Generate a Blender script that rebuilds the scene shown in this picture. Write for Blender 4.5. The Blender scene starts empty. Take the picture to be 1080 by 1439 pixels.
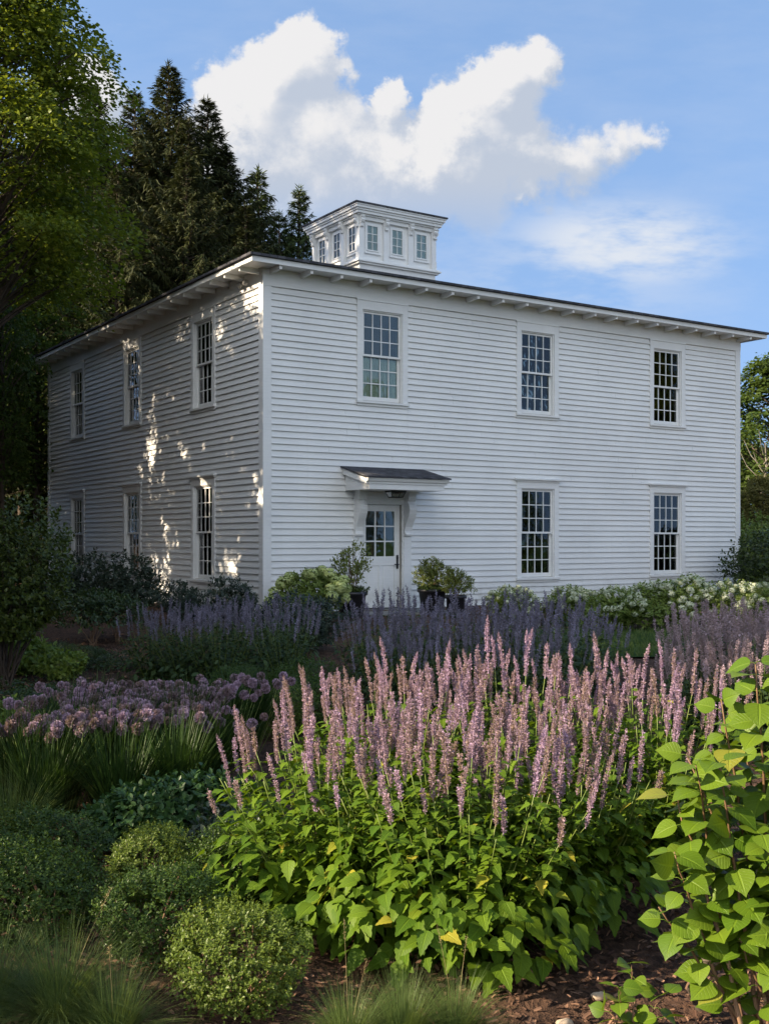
import bpy, math, random
import numpy as np
from mathutils import Vector, Matrix

S = bpy.context.scene
COL = S.collection
rad = math.radians

# ------------------------------------------------------------------ camera
FPX, CX, HY, CAMH = 1573.0, 540.0, 760.0, 1.5
cam = bpy.data.cameras.new('camera')
cam.sensor_fit = 'VERTICAL'; cam.sensor_height = 36.0
cam.lens = FPX / 1439.0 * 36.0
cam.shift_y = 40.5 / 1439.0
cam.clip_end = 3000
camo = bpy.data.objects.new('camera', cam); COL.objects.link(camo)
camo.location = (0, 0, CAMH); camo.rotation_euler = (math.pi / 2, 0, 0)
S.camera = camo

# ------------------------------------------------------------------ light
SUN_EL, SUN_AZ = rad(27), rad(-106)          # azimuth from +Y towards +X
sdir = Vector((math.sin(SUN_AZ) * math.cos(SUN_EL), math.cos(SUN_AZ) * math.cos(SUN_EL), math.sin(SUN_EL)))
sl = bpy.data.lights.new('sun', 'SUN'); sl.energy = 4.2; sl.angle = rad(0.7); sl.color = (1.0, 0.82, 0.60)
slo = bpy.data.objects.new('sun', sl); COL.objects.link(slo)
slo.rotation_euler = sdir.to_track_quat('Z', 'Y').to_euler(); slo.location = (-30, -15, 40)
S.view_settings.view_transform = 'Standard'; S.view_settings.look = 'None'
S.view_settings.gamma = 1.0; S.view_settings.exposure = 1.82
S.cycles.max_bounces = 7; S.cycles.transparent_max_bounces = 12
S.cycles.use_denoising = True


class NT:                                     # tiny node helper
    def __init__(s, tree): s.t = tree; s.n = tree.nodes; s.l = tree.links
    def new(s, typ, **kw):
        n = s.n.new(typ)
        for k, v in kw.items(): setattr(n, k, v)
        return n
    def put(s, sock, v):
        if v is None: return
        if hasattr(v, 'is_output') or isinstance(v, bpy.types.NodeSocket): s.l.new(v, sock)
        else:
            if isinstance(v, (tuple, list)) and len(v) == 3 and sock.type == 'RGBA': v = (*v, 1)
            sock.default_value = v
    def m(s, op, a, b=None, c=None, clamp=False):
        n = s.new('ShaderNodeMath', operation=op, use_clamp=clamp)
        for i, v in enumerate((a, b, c)): s.put(n.inputs[i], v)
        return n.outputs[0]
    def vm(s, op, a, b=None, out=0):
        n = s.new('ShaderNodeVectorMath', operation=op)
        s.put(n.inputs[0], a)
        if b is not None: s.put(n.inputs[1], b)
        return n.outputs[out]
    def mix(s, f, a, b, mode='MIX'):
        n = s.new('ShaderNodeMix', data_type='RGBA', blend_type=mode)
        s.put(n.inputs[0], f); s.put(n.inputs[6], a); s.put(n.inputs[7], b)
        return n.outputs[2]
    def noise(s, vec, scale, detail=3, rough=.55, out=0):
        n = s.new('ShaderNodeTexNoise')
        if vec is not None: s.put(n.inputs['Vector'], vec)
        n.inputs['Scale'].default_value = scale; n.inputs['Detail'].default_value = detail
        n.inputs['Roughness'].default_value = rough
        return n.outputs[out]
    def mr(s, v, a, b, c=0, d=1, smooth=False):
        n = s.new('ShaderNodeMapRange', interpolation_type='SMOOTHSTEP' if smooth else 'LINEAR')
        n.clamp = True
        for k, x in zip(('Value', 'From Min', 'From Max', 'To Min', 'To Max'), (v, a, b, c, d)): s.put(n.inputs[k], x)
        return n.outputs[0]


# ------------------------------------------------------------------ world: Nishita sky with a cumulus bank
W = bpy.data.worlds.new('World'); S.world = W; W.use_nodes = True
wt = NT(W.node_tree); wt.n.clear()
SKY = 0.086
sky = wt.new('ShaderNodeTexSky', sky_type='NISHITA')
sky.sun_disc = False; sky.sun_elevation = SUN_EL; sky.sun_rotation = SUN_AZ
sky.air_density = 1.0; sky.dust_density = 0.6; sky.ozone_density = 1.6
geo = wt.new('ShaderNodeTexCoord').outputs['Generated']
lift = wt.new('ShaderNodeSeparateXYZ'); wt.l.new(geo, lift.inputs[0])
cl = wt.new('ShaderNodeCombineXYZ'); wt.l.new(lift.outputs[0], cl.inputs[0]); wt.l.new(lift.outputs[1], cl.inputs[1])
wt.l.new(wt.m('ADD', wt.m('MULTIPLY', wt.m('MAXIMUM', lift.outputs[2], 0), .36), .46), cl.inputs[2])
wt.l.new(wt.vm('NORMALIZE', cl.outputs[0]), sky.inputs['Vector'])      # clear dry air: little horizon glare
sep = wt.new('ShaderNodeSeparateXYZ'); wt.l.new(geo, sep.inputs[0])
yy = wt.m('MAXIMUM', sep.outputs[1], .02)
U = wt.m('DIVIDE', sep.outputs[0], yy); V = wt.m('DIVIDE', sep.outputs[2], yy)
cmb = wt.new('ShaderNodeCombineXYZ'); wt.l.new(U, cmb.inputs[0]); wt.l.new(V, cmb.inputs[1])
P0 = cmb.outputs[0]
# every lobe of the cumulus: direction (tan azimuth, tan elevation) and angular radius
lobes = [(-.064, .437, .034), (-.092, .424, .042), (-.122, .40, .048), (-.14, .362, .058), (-.078, .374, .066), (-.10, .318, .07),
         (-.045, .332, .07), (-.002, .395, .023), (.012, .33, .056), (.05, .345, .05), (.066, .362, .05), (.098, .41, .034),
         (.122, .415, .042), (.142, .43, .026), (.105, .358, .056), (.063, .318, .055), (.15, .342, .045), (.185, .338, .035),
         (.216, .352, .024), (.238, .358, .018), (.0, .29, .06), (-.06, .275, .06), (.09, .30, .035), (.13, .31, .02),
         (-.262, .405, .03), (-.252, .375, .04), (-.285, .36, .05), (-.30, .40, .03)]


def cloud_field(p):
    w1 = wt.noise(p, 14, 3, .55, 1); w2 = wt.noise(p, 52, 5, .62, 1)
    o1 = wt.vm('SUBTRACT', w1, (.5, .5, .5)); o2 = wt.vm('SUBTRACT', w2, (.5, .5, .5))
    q = wt.vm('ADD', p, wt.vm('MULTIPLY', o1, (.06, .06, 0)))
    q = wt.vm('ADD', q, wt.vm('MULTIPLY', o2, (.034, .034, 0)))
    acc = None
    for x, y, r in lobes:
        d = wt.vm('DISTANCE', q, (x, y, 0), 1)
        f = wt.mr(d, r * 1.2, 0, 0, 1, True)
        acc = f if acc is None else wt.m('ADD', acc, f)
    return acc


F1 = cloud_field(P0)
F2 = cloud_field(wt.vm('ADD', P0, (-.014, .018, 0)))
fine = wt.noise(P0, 44, 8, .62)
dens = wt.m('ADD', F1, wt.m('MULTIPLY', wt.m('SUBTRACT', fine, .5), .8))
soft = wt.m('ADD', wt.mr(V, .26, .37, 1.1, .38), wt.mr(U, .06, .24, 0, .7))                        # woolly base, crisp crown
alpha = wt.mr(dens, .13, wt.m('ADD', .13, soft), 0, 1, True)
alpha = wt.m('MULTIPLY', alpha, wt.mr(V, .235, .33, 0, 1, True))
lit = wt.m('MULTIPLY', wt.m('SUBTRACT', wt.m('MINIMUM', F1, 2.2), wt.m('MINIMUM', F2, 2.2)), .8)
lit = wt.m('ADD', lit, wt.mr(V, .27, .43, -.36, .30))
lit = wt.m('SUBTRACT', lit, wt.mr(U, -.08, .26, 0, .20))
lit = wt.m('ADD', lit, wt.m('MULTIPLY', wt.m('SUBTRACT', wt.noise(P0, 26, 6, .62), .5), 1.7))
ccol = wt.mix(wt.mr(lit, -.35, .55, 0, 1, True), (.15, .168, .20), (.245, .243, .245))
# thin high streaks to the right
mp = wt.new('ShaderNodeMapping'); wt.l.new(P0, mp.inputs[0]); mp.inputs['Rotation'].default_value = (0, 0, rad(14)); mp.inputs['Scale'].default_value = (5, 15, 1)
st = wt.noise(mp.outputs[0], 1.6, 5, .6)
sd1 = wt.vm('DISTANCE', wt.vm('MULTIPLY', P0, (1, 2.6, 1)), (.215, .265 * 2.6, 0), 1)
sd2 = wt.vm('DISTANCE', wt.vm('MULTIPLY', P0, (1, 2.2, 1)), (.16, .235 * 2.2, 0), 1)
sm = wt.m('MAXIMUM', wt.mr(sd1, .14, .03, 0, 1, True), wt.m('MULTIPLY', wt.mr(sd2, .2, .0, 0, 1, True), .4))
streak = wt.m('MULTIPLY', sm, wt.mr(st, .34, .62, 0, .95, True))
streak = wt.m('ADD', streak, wt.m('MULTIPLY', wt.mr(st, .4, .8, .0, .15), wt.mr(V, .15, .2, 0, 1)), None, True)
front = wt.mr(sep.outputs[1], .3, .5, 0, 1)
alpha = wt.m('MULTIPLY', alpha, front); streak = wt.m('MULTIPLY', streak, front)
skyc = wt.vm('MULTIPLY', sky.outputs[0], (SKY, SKY, SKY))
skyc = wt.mix(streak, skyc, (.21, .225, .25))
skyc = wt.mix(alpha, skyc, ccol)
# unseen broken cloud, added behind the viewpoint to brighten and whiten the shaded walls
bk = wt.m('MULTIPLY', wt.mr(wt.vm('DOT_PRODUCT', geo, (-.12, -.99, 0), 1), .22, .62, 0, 1, True), wt.mr(sep.outputs[2], .0, .25, .35, 1))
bk = wt.m('MULTIPLY', bk, wt.mr(wt.noise(geo, 2.6, 6, .6), .40, .58, 0, 1, True))
skyc = wt.mix(bk, skyc, (.64, .655, .66))
bgn = wt.new('ShaderNodeBackground'); wt.l.new(skyc, bgn.inputs[0]); bgn.inputs[1].default_value = 1.0
wo = wt.new('ShaderNodeOutputWorld'); wt.l.new(bgn.outputs[0], wo.inputs[0])
W.cycles.sampling_method = 'MANUAL'; W.cycles.sample_map_resolution = 512


# ------------------------------------------------------------------ object and mesh helpers
def kind_name(n): return n


def link(o, parent=None):
    COL.objects.link(o)
    if parent is not None: o.parent = parent
    return o


def tag(o, label=None, cat=None, group=None, kind=None):
    for k, v in (('label', label), ('category', cat), ('group', group), ('kind', kind)):
        if v: o[k] = v
    return o


def empty(name, label, cat, loc=(0, 0, 0), rz=0, group=None):
    o = bpy.data.objects.new(name, None); COL.objects.link(o)
    o.location = loc; o.rotation_euler = (0, 0, rz); o.empty_display_size = .2
    return tag(o, label, cat, group)


class MB:
    """collects verts and faces, builds ONE mesh object"""
    def __init__(s): s.v = []; s.q = []; s.t = []; s.uv = []; s.n = 0; s.ng = []
    def add(s, v, quads=None, tris=None, uv=None):
        v = np.asarray(v, float).reshape(-1, 3)
        if quads is not None and len(quads): s.q.append(np.asarray(quads, np.int64).reshape(-1, 4) + s.n)
        if tris is not None and len(tris): s.t.append(np.asarray(tris, np.int64).reshape(-1, 3) + s.n)
        s.v.append(v); s.uv.append(np.zeros((len(v), 2)) if uv is None else np.asarray(uv, float)); s.n += len(v)
    def poly(s, pts, idx):                    # n-gons
        for f in idx: s.ng.append([i + s.n for i in f])
        s.v.append(np.asarray(pts, float)); s.uv.append(np.zeros((len(pts), 2))); s.n += len(pts)
    def box(s, a, b):
        x0, y0, z0 = a; x1, y1, z1 = b
        v = [(x0, y0, z0), (x1, y0, z0), (x1, y1, z0), (x0, y1, z0), (x0, y0, z1), (x1, y0, z1), (x1, y1, z1), (x0, y1, z1)]
        s.add(v, [(0, 3, 2, 1), (4, 5, 6, 7), (0, 1, 5, 4), (1, 2, 6, 5), (2, 3, 7, 6), (3, 0, 4, 7)])
    def prism(s, prof, a, b, axis=0):         # closed 2-D profile extruded along an axis
        n = len(prof); P = []
        for t in (a, b):
            for p, q in prof: P.append((t, p, q) if axis == 0 else (p, t, q) if axis == 1 else (p, q, t))
        idx = [list(range(n))[::-1], list(range(n, 2 * n))] + [[i, (i + 1) % n, n + (i + 1) % n, n + i] for i in range(n)]
        s.poly(P, idx)
    def tube(s, pts, r, sides=6, cap=True):
        pts = np.asarray(pts, float); n = len(pts); r = np.broadcast_to(np.asarray(r, float), (n,))
        d = np.gradient(pts, axis=0); d /= np.linalg.norm(d, axis=1, keepdims=True) + 1e-9
        up = np.where(np.abs(d[:, 2:3]) > .9, np.array([[1., 0, 0]]), np.array([[0, 0, 1.]]))
        x = np.cross(d, up); x /= np.linalg.norm(x, axis=1, keepdims=True) + 1e-9; y = np.cross(d, x)
        a = np.linspace(0, 2 * np.pi, sides, endpoint=False)
        v = pts[:, None] + r[:, None, None] * (np.cos(a)[None, :, None] * x[:, None] + np.sin(a)[None, :, None] * y[:, None])
        i = np.arange(n - 1)[:, None] * sides; j = np.arange(sides)[None]; k = (j + 1) % sides
        s.add(v.reshape(-1, 3), np.stack([i + j, i + k, i + sides + k, i + sides + j], -1).reshape(-1, 4))
        if cap:
            s.ng.append(list(range(s.n - sides, s.n)))
    def lathe(s, prof, c=(0, 0, 0), sides=24):
        prof = np.asarray(prof, float); a = np.linspace(0, 2 * np.pi, sides, endpoint=False)
        v = np.stack([prof[:, 0:1] * np.cos(a) + c[0], prof[:, 0:1] * np.sin(a) + c[1], np.repeat(prof[:, 1:2], sides, 1) + c[2]], -1)
        i = np.arange(len(prof) - 1)[:, None] * sides; j = np.arange(sides)[None]; k = (j + 1) % sides
        s.add(v.reshape(-1, 3), np.stack([i + j, i + k, i + sides + k, i + sides + j], -1).reshape(-1, 4))
    def leaves(s, T, pos, d, up, size, wid=1.0):   # instances of a leaf template
        v, q, uv = T
        pos = np.asarray(pos, float); N = len(pos)
        if N == 0: return
        y = d / (np.linalg.norm(d, axis=1, keepdims=True) + 1e-9)
        x = np.cross(y, up); x /= np.linalg.norm(x, axis=1, keepdims=True) + 1e-9
        z = np.cross(x, y)
        size = np.broadcast_to(size, (N,))[:, None, None]; wid = np.broadcast_to(wid, (N,))[:, None, None]
        P = pos[:, None] + size * (v[None, :, 0:1] * wid * x[:, None] + v[None, :, 1:2] * y[:, None] + v[None, :, 2:3] * z[:, None])
        Q = (q[None] + (np.arange(N) * len(v))[:, None, None]).reshape(-1, 4)
        s.add(P.reshape(-1, 3), Q, uv=np.tile(uv, (N, 1)))
    def mesh(s, name, mat, smooth=False):
        me = bpy.data.meshes.new(name)
        v = np.concatenate(s.v); uv = np.concatenate(s.uv)
        q = np.concatenate(s.q) if s.q else np.zeros((0, 4), np.int64)
        t = np.concatenate(s.t) if s.t else np.zeros((0, 3), np.int64)
        loops = [q.ravel(), t.ravel()] + [np.array(g, np.int64) for g in s.ng]
        tot = np.concatenate([np.full(len(q), 4), np.full(len(t), 3), np.array([len(g) for g in s.ng], np.int64)]).astype(np.int32)
        L = np.concatenate(loops).astype(np.int32)
        st = np.concatenate([[0], np.cumsum(tot)[:-1]]).astype(np.int32)
        me.vertices.add(len(v)); me.vertices.foreach_set('co', v.astype(np.float32).ravel())
        me.loops.add(len(L)); me.loops.foreach_set('vertex_index', L)
        me.polygons.add(len(tot)); me.polygons.foreach_set('loop_start', st); me.polygons.foreach_set('loop_total', tot)
        me.polygons.foreach_set('use_smooth', np.full(len(tot), bool(smooth)))
        if uv.any():
            ul = me.uv_layers.new(name='UVMap'); ul.data.foreach_set('uv', uv[L].astype(np.float32).ravel())
        me.update(calc_edges=True); me.validate()
        if mat is not None: me.materials.append(mat)
        return me
    def build(s, name, mat, parent=None, smooth=False):
        return link(bpy.data.objects.new(name, s.mesh(name, mat, smooth)), parent)


def inst(name, me, parent=None, loc=(0, 0, 0), rot=(0, 0, 0), sc=1):
    o = bpy.data.objects.new(name, me); o.location = loc; o.rotation_euler = rot
    o.scale = (sc, sc, sc) if not hasattr(sc, '__len__') else sc
    return link(o, parent)


def copy_tree(o, loc=None, rz=None, sc=None, parent=None):
    c = o.copy(); COL.objects.link(c)
    if parent is not None: c.parent = parent
    if loc is not None: c.location = loc
    if rz is not None: c.rotation_euler = (0, 0, rz)
    if sc is not None: c.scale = sc if hasattr(sc, '__len__') else (sc, sc, sc)
    for ch in list(o.children): copy_tree(ch, parent=c)
    return c


def leaf_tmpl(prof, fold=.18, droop=.15, wave=0.0):
    """leaf along +Y, length 1; prof = half width at equal steps from base to tip"""
    n = len(prof) - 1; v = []; uv = []
    for i, w in enumerate(prof):
        t = i / n; z = -droop * t * t
        for sx in (-1, 0, 1):
            v.append((sx * w, t, z + abs(sx) * (fold * w + wave * (1 if i % 2 else -1) * w))); uv.append((.5 + .5 * sx, t + .001))
    q = []
    for i in range(n):
        a = 3 * i; q += [(a, a + 1, a + 4, a + 3), (a + 1, a + 2, a + 5, a + 4)]
    return np.array(v, float), np.array(q, np.int64), np.array(uv, float)


L_SIMPLE = leaf_tmpl([.04, .30, .02], .25, .15)
L_OVAL = leaf_tmpl([.05, .26, .27, .02], .2, .12)
L_NARROW = leaf_tmpl([.03, .12, .10, .01], .2, .2)
L_MINT = leaf_tmpl([.05, .27, .34, .36, .30, .31, .21, .20, .11, .09, .0], .22, .28)
L_HEART = leaf_tmpl([.16, .38, .47, .48, .44, .36, .24, .09, .0], .14, .22)
L_MAPLE = leaf_tmpl([.08, .46, .06], .15, .2)
L_SPRAY = leaf_tmpl([.05, .085, .01], .35, .35)


def blade_tmpl(n=5, w=.5):
    return leaf_tmpl([w * (1 - (i / n) ** 1.6) + .02 for i in range(n + 1)], .2, 0)


def rnd_dirs(g, n):
    d = g.normal(size=(n, 3)); return d / np.linalg.norm(d, axis=1, keepdims=True)


UP = np.array([[0, 0, 1.]])


def at(px, py, Y):                            # a place in the garden, from the survey of the photograph
    return ((px - CX) / FPX * Y, Y, CAMH + (HY - py) / FPX * Y)


# ------------------------------------------------------------------ materials
def base_mat(name):
    m = bpy.data.materials.new(name); m.use_nodes = True
    t = NT(m.node_tree); t.n.clear()
    out = t.new('ShaderNodeOutputMaterial')
    return m, t, out


def principled(t, col, rough=.5, spec=.4, bump=None, bstr=.3, bdist=.01, metal=0):
    p = t.new('ShaderNodeBsdfPrincipled')
    t.put(p.inputs['Base Color'], col); t.put(p.inputs['Roughness'], rough)
    p.inputs['Specular IOR Level'].default_value = spec; p.inputs['Metallic'].default_value = metal
    if bump is not None:
        b = t.new('ShaderNodeBump'); b.inputs['Strength'].default_value = bstr; b.inputs['Distance'].default_value = bdist
        t.l.new(bump, b.inputs['Height']); t.l.new(b.outputs[0], p.inputs['Normal'])
    return p


def leaf_mat(name, a, b, trans=.3, rough=.42, spec=.35, veins=False, spot=None, big=1.2, orand=0):
    m, t, out = base_mat(name)
    g = t.new('ShaderNodeNewGeometry'); rnd = g.outputs['Random Per Island']
    oc = t.new('ShaderNodeTexCoord').outputs['Object']
    nz = t.noise(oc, big, 2)
    f = t.m('ADD', t.m('MULTIPLY', rnd, .65), t.mr(nz, .3, .7, 0, .35), None, True)
    if orand:
        f = t.m('ADD', f, t.m('MULTIPLY', t.m('SUBTRACT', t.new('ShaderNodeObjectInfo').outputs['Random'], .5), orand), None, True)
    col = t.mix(f, a, b)
    if spot:                                   # a few yellowed leaves
        col = t.mix(t.mr(rnd, .965, .98, 0, .85), col, spot)
    bump = None
    if veins:
        uv = t.new('ShaderNodeTexCoord').outputs['UV']
        sx = t.new('ShaderNodeSeparateXYZ'); t.l.new(uv, sx.inputs[0])
        du = t.m('ABSOLUTE', t.m('SUBTRACT', sx.outputs[0], .5))
        w = t.m('SINE', t.m('MULTIPLY', t.m('SUBTRACT', sx.outputs[1], t.m('MULTIPLY', du, .55)), 50))
        lines = t.mr(w, .75, 1, 0, .5)
        mid = t.mr(du, .02, .05, 1, 0)
        vn = t.m('MAXIMUM', lines, mid)
        col = t.mix(t.m('MULTIPLY', vn, .22), col, tuple(min(1, c * 1.9) for c in b))
        bump = t.m('SUBTRACT', 1, vn)
    p = principled(t, col, rough, spec, bump, .5, .004)
    tr = t.new('ShaderNodeBsdfTranslucent')
    t.put(tr.inputs[0], t.mix(.5, col, (b[0] * 1.5, b[1] * 1.5, b[2] * .6)))
    ms = t.new('ShaderNodeMixShader'); ms.inputs[0].default_value = trans
    t.l.new(p.outputs[0], ms.inputs[1]); t.l.new(tr.outputs[0], ms.inputs[2]); t.l.new(ms.outputs[0], out.inputs[0])
    return m


def plain_mat(name, col, rough=.5, spec=.4, var=.08, scale=6, bscale=40, bstr=.15, metal=0):
    m, t, out = base_mat(name)
    oc = t.new('ShaderNodeTexCoord').outputs['Object']
    n = t.noise(oc, scale, 4)
    c = t.mix(t.mr(n, .3, .7, 0, 1), tuple(x * (1 - var) for x in col), tuple(min(1, x * (1 + var)) for x in col))
    p = principled(t, c, rough, spec, t.noise(oc, bscale, 3), bstr, .004, metal)
    t.l.new(p.outputs[0], out.inputs[0]); return m


def paint_mat(name, col):
    m, t, out = base_mat(name)
    oc = t.new('ShaderNodeTexCoord').outputs['Object']
    n1 = t.noise(oc, .7, 4); mp = t.new('ShaderNodeMapping'); t.l.new(oc, mp.inputs[0]); mp.inputs['Scale'].default_value = (3, 3, 40)
    n2 = t.noise(mp.outputs[0], 1.0, 3)
    f = t.m('ADD', t.m('MULTIPLY', n1, .6), t.m('MULTIPLY', n2, .4))
    c = t.mix(t.mr(f, .35, .65, 0, 1), tuple(x * .87 for x in col), col)
    sz = t.new('ShaderNodeSeparateXYZ'); t.l.new(oc, sz.inputs[0])
    splash = t.m('MULTIPLY', t.mr(sz.outputs[2], .75, .12, 0, .6), t.mr(t.noise(oc, 5, 5), .38, .68, 0, 1))      # soil splashed on the lowest boards
    mp2 = t.new('ShaderNodeMapping'); t.l.new(oc, mp2.inputs[0]); mp2.inputs['Scale'].default_value = (9, 9, .35)
    runs = t.mr(t.noise(mp2.outputs[0], 1.0, 4, .6), .60, .78, 0, .16)                                          # faint weather runs
    c = t.mix(runs, c, (.50, .50, .46)); c = t.mix(splash, c, (.36, .34, .28))
    p = principled(t, c, t.mr(n1, .3, .7, .38, .52), .4, n2, .12, .006)
    t.l.new(p.outputs[0], out.inputs[0]); return m


M = {}
M['paint'] = paint_mat('white_house_paint', (.78, .785, .775))
M['trim'] = paint_mat('white_trim_paint', (.80, .805, .795))
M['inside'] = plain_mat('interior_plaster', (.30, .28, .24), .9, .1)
M['curtain'] = plain_mat('curtain_cloth', (.86, .88, .87), .9, .1, .05, 3)
M['black'] = plain_mat('black_metal', (.012, .012, .013), .35, .5)
M['pot'] = plain_mat('dark_planter', (.022, .022, .026), .4, .4, .2)
M['moss'] = plain_mat('moss', (.05, .075, .02), .95, .1, .5, 30, 90, .8)
M['bulb'] = plain_mat('bulb_glass', (.6, .58, .5), .2, .5)
M['bark'] = plain_mat('bark', (.075, .058, .045), .9, .2, .35, 5, 18, .9)
M['bark_pale'] = plain_mat('pale_bark', (.15, .135, .11), .85, .2, .3, 5, 18, .7)
M['twig'] = plain_mat('tan_stem', (.20, .12, .07), .7, .3, .3, 12)
M['twig_red'] = plain_mat('red_stem', (.13, .075, .035), .6, .3, .3, 20)
M['stone'] = plain_mat('pale_stone', (.38, .30, .22), .8, .3, .2, 20, 50, .4)
M['step'] = plain_mat('stone_step', (.22, .22, .21), .85, .2, .15, 8, 40, .3)
M['stem'] = leaf_mat('green_stem', (.10, .16, .03), (.18, .22, .05), .1)


def glass_mat():
    m, t, out = base_mat('window_glass')
    fr = t.new('ShaderNodeFresnel'); fr.inputs[0].default_value = 1.55
    f = t.m('ADD', t.m('MULTIPLY', fr.outputs[0], 1.3), .0, None, True)
    tr = t.new('ShaderNodeBsdfTransparent'); tr.inputs[0].default_value = (.74, .80, .77, 1)
    gl = t.new('ShaderNodeBsdfGlossy'); gl.inputs['Roughness'].default_value = .015
    oc = t.new('ShaderNodeTexCoord').outputs['Object']
    b = t.new('ShaderNodeBump'); b.inputs['Strength'].default_value = .22; b.inputs['Distance'].default_value = .01
    t.l.new(t.noise(oc, 3.5, 2), b.inputs['Height']); t.l.new(b.outputs[0], gl.inputs['Normal'])
    ms = t.new('ShaderNodeMixShader'); t.l.new(f, ms.inputs[0]); t.l.new(tr.outputs[0], ms.inputs[1]); t.l.new(gl.outputs[0], ms.inputs[2])
    t.l.new(ms.outputs[0], out.inputs[0]); return m


M['glass'] = glass_mat()


def shingle_mat():
    m, t, out = base_mat('asphalt_shingles')
    oc = t.new('ShaderNodeTexCoord').outputs['Object']
    b = t.new('ShaderNodeTexBrick'); t.l.new(oc, b.inputs['Vector'])
    b.inputs['Scale'].default_value = 1.0; b.inputs['Brick Width'].default_value = .17; b.inputs['Row Height'].default_value = .13
    b.inputs['Mortar Size'].default_value = .008
    b.inputs['Color1'].default_value = (.018, .02, .026, 1); b.inputs['Color2'].default_value = (.085, .087, .10, 1); b.inputs['Mortar'].default_value = (.012, .012, .013, 1)
    n = t.noise(oc, 120, 3)
    c = t.mix(t.mr(n, .3, .7, 0, .6), b.outputs[0], (.09, .09, .10), 'MIX')
    p = principled(t, c, .9, .2, t.m('SUBTRACT', n, b.outputs['Fac']), .5, .01)
    t.l.new(p.outputs[0], out.inputs[0]); return m


M['shingle'] = shingle_mat()


def mulch_mat():
    m, t, out = base_mat('bark_mulch')
    oc = t.new('ShaderNodeTexCoord').outputs['Object']
    v = t.new('ShaderNodeTexVoronoi'); v.inputs['Scale'].default_value = 45
    mp = t.new('ShaderNodeMapping'); t.l.new(oc, mp.inputs[0]); mp.inputs['Scale'].default_value = (1, .5, 1)
    dis = t.vm('ADD', mp.outputs[0], t.vm('MULTIPLY', t.noise(oc, 9, 2, .5, 1), (.08, .08, 0)))
    t.l.new(dis, v.inputs['Vector'])
    sx = t.new('ShaderNodeSeparateColor'); t.l.new(v.outputs['Color'], sx.inputs[0])
    c = t.mix(sx.outputs[0], (.035, .018, .012), (.15, .082, .052))
    c = t.mix(t.mr(t.noise(oc, .6, 4), .35, .65, 0, .55), c, (.07, .05, .035))
    h = t.m('ADD', t.m('MULTIPLY', v.outputs['Distance'], 1.0), t.noise(oc, 160, 3))
    p = principled(t, c, .95, .15, h, .9, .02)
    t.l.new(p.outputs[0], out.inputs[0]); return m


M['mulch'] = mulch_mat()
m_, t_, o_ = base_mat('wood_chips')
g_ = t_.new('ShaderNodeNewGeometry')
t_.l.new(principled(t_, t_.mix(g_.outputs['Random Per Island'], (.04, .02, .014), (.26, .15, .095)), .9, .2).outputs[0], o_.inputs[0]); M['chips'] = m_
m_, t_, o_ = base_mat('lawn')
oc_ = t_.new('ShaderNodeTexCoord').outputs['Object']
t_.l.new(principled(t_, t_.mix(t_.mr(t_.noise(oc_, 40, 4), .3, .7), (.025, .06, .012), (.06, .11, .025)), .9, .1, t_.noise(oc_, 150, 2), .9, .03).outputs[0], o_.inputs[0]); M['lawn'] = m_

M['maple'] = leaf_mat('maple_leaves', (.036, .076, .009), (.185, .215, .022), .38, .5, .25, big=.5)
M['spruce'] = leaf_mat('spruce_needles', (.013, .023, .009), (.062, .068, .020), .10, .6, .15, big=.35)
M['fir'] = leaf_mat('fir_needles', (.025, .045, .015), (.075, .10, .03), .12, .6, .15, big=.6)
M['wood_leaf'] = leaf_mat('woodland_leaves', (.03, .06, .012), (.075, .11, .02), .35, .55, .2, big=.4)
M['autumn'] = leaf_mat('olive_leaves', (.10, .11, .03), (.22, .19, .06), .35, .6, .15, big=.8)
M['hyssop'] = leaf_mat('hyssop_leaves', (.036, .088, .006), (.118, .185, .011), .30, .55, .18, True, (.30, .26, .03), 1.5)
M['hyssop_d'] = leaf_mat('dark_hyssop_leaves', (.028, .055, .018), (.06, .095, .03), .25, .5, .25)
M['heart'] = leaf_mat('heart_leaves', (.055, .115, .008), (.120, .180, .012), .30, .45, .25, True, (.20, .20, .03), 2)
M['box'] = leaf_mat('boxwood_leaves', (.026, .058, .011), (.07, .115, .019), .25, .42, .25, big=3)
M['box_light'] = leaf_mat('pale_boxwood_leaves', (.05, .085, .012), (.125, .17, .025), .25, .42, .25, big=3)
M['sage'] = leaf_mat('mint_green_leaves', (.025, .065, .018), (.05, .105, .03), .25, .45, .3)
M['grass'] = leaf_mat('grass_blades', (.05, .09, .024), (.13, .175, .048), .3, .5, .25, big=2)
M['strap'] = leaf_mat('strap_leaves', (.013, .036, .008), (.038, .072, .014), .2, .5, .2)
M['shrub_d'] = leaf_mat('dark_shrub_leaves', (.022, .045, .012), (.055, .085, .018), .25, .35, .45, big=1.5)
M['shrub_y'] = leaf_mat('glossy_shrub_leaves', (.024, .046, .009), (.10, .125, .02), .25, .4, .35, big=1.5)
M['shrub_b'] = leaf_mat('bluish_shrub_leaves', (.025, .042, .030), (.055, .078, .05), .2, .45, .35)
M['pot_leaf'] = leaf_mat('pale_green_leaves', (.09, .13, .025), (.20, .22, .06), .3, .45, .3)
M['hyd_leaf'] = leaf_mat('hydrangea_leaves', (.10, .155, .03), (.23, .29, .07), .3, .5, .3)
M['hyd_white'] = leaf_mat('white_florets', (.48, .52, .36), (.72, .74, .60), .2, .7, .1)
M['hyd_lime'] = leaf_mat('lime_florets', (.38, .46, .16), (.58, .62, .30), .2, .7, .1)
M['lime'] = leaf_mat('lime_leaves', (.12, .19, .03), (.22, .28, .05), .3, .45, .3)
M['spike'] = leaf_mat('pink_florets', (.25, .185, .13), (.41, .29, .44), .2, .8, .02, big=20, orand=.55)
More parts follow.
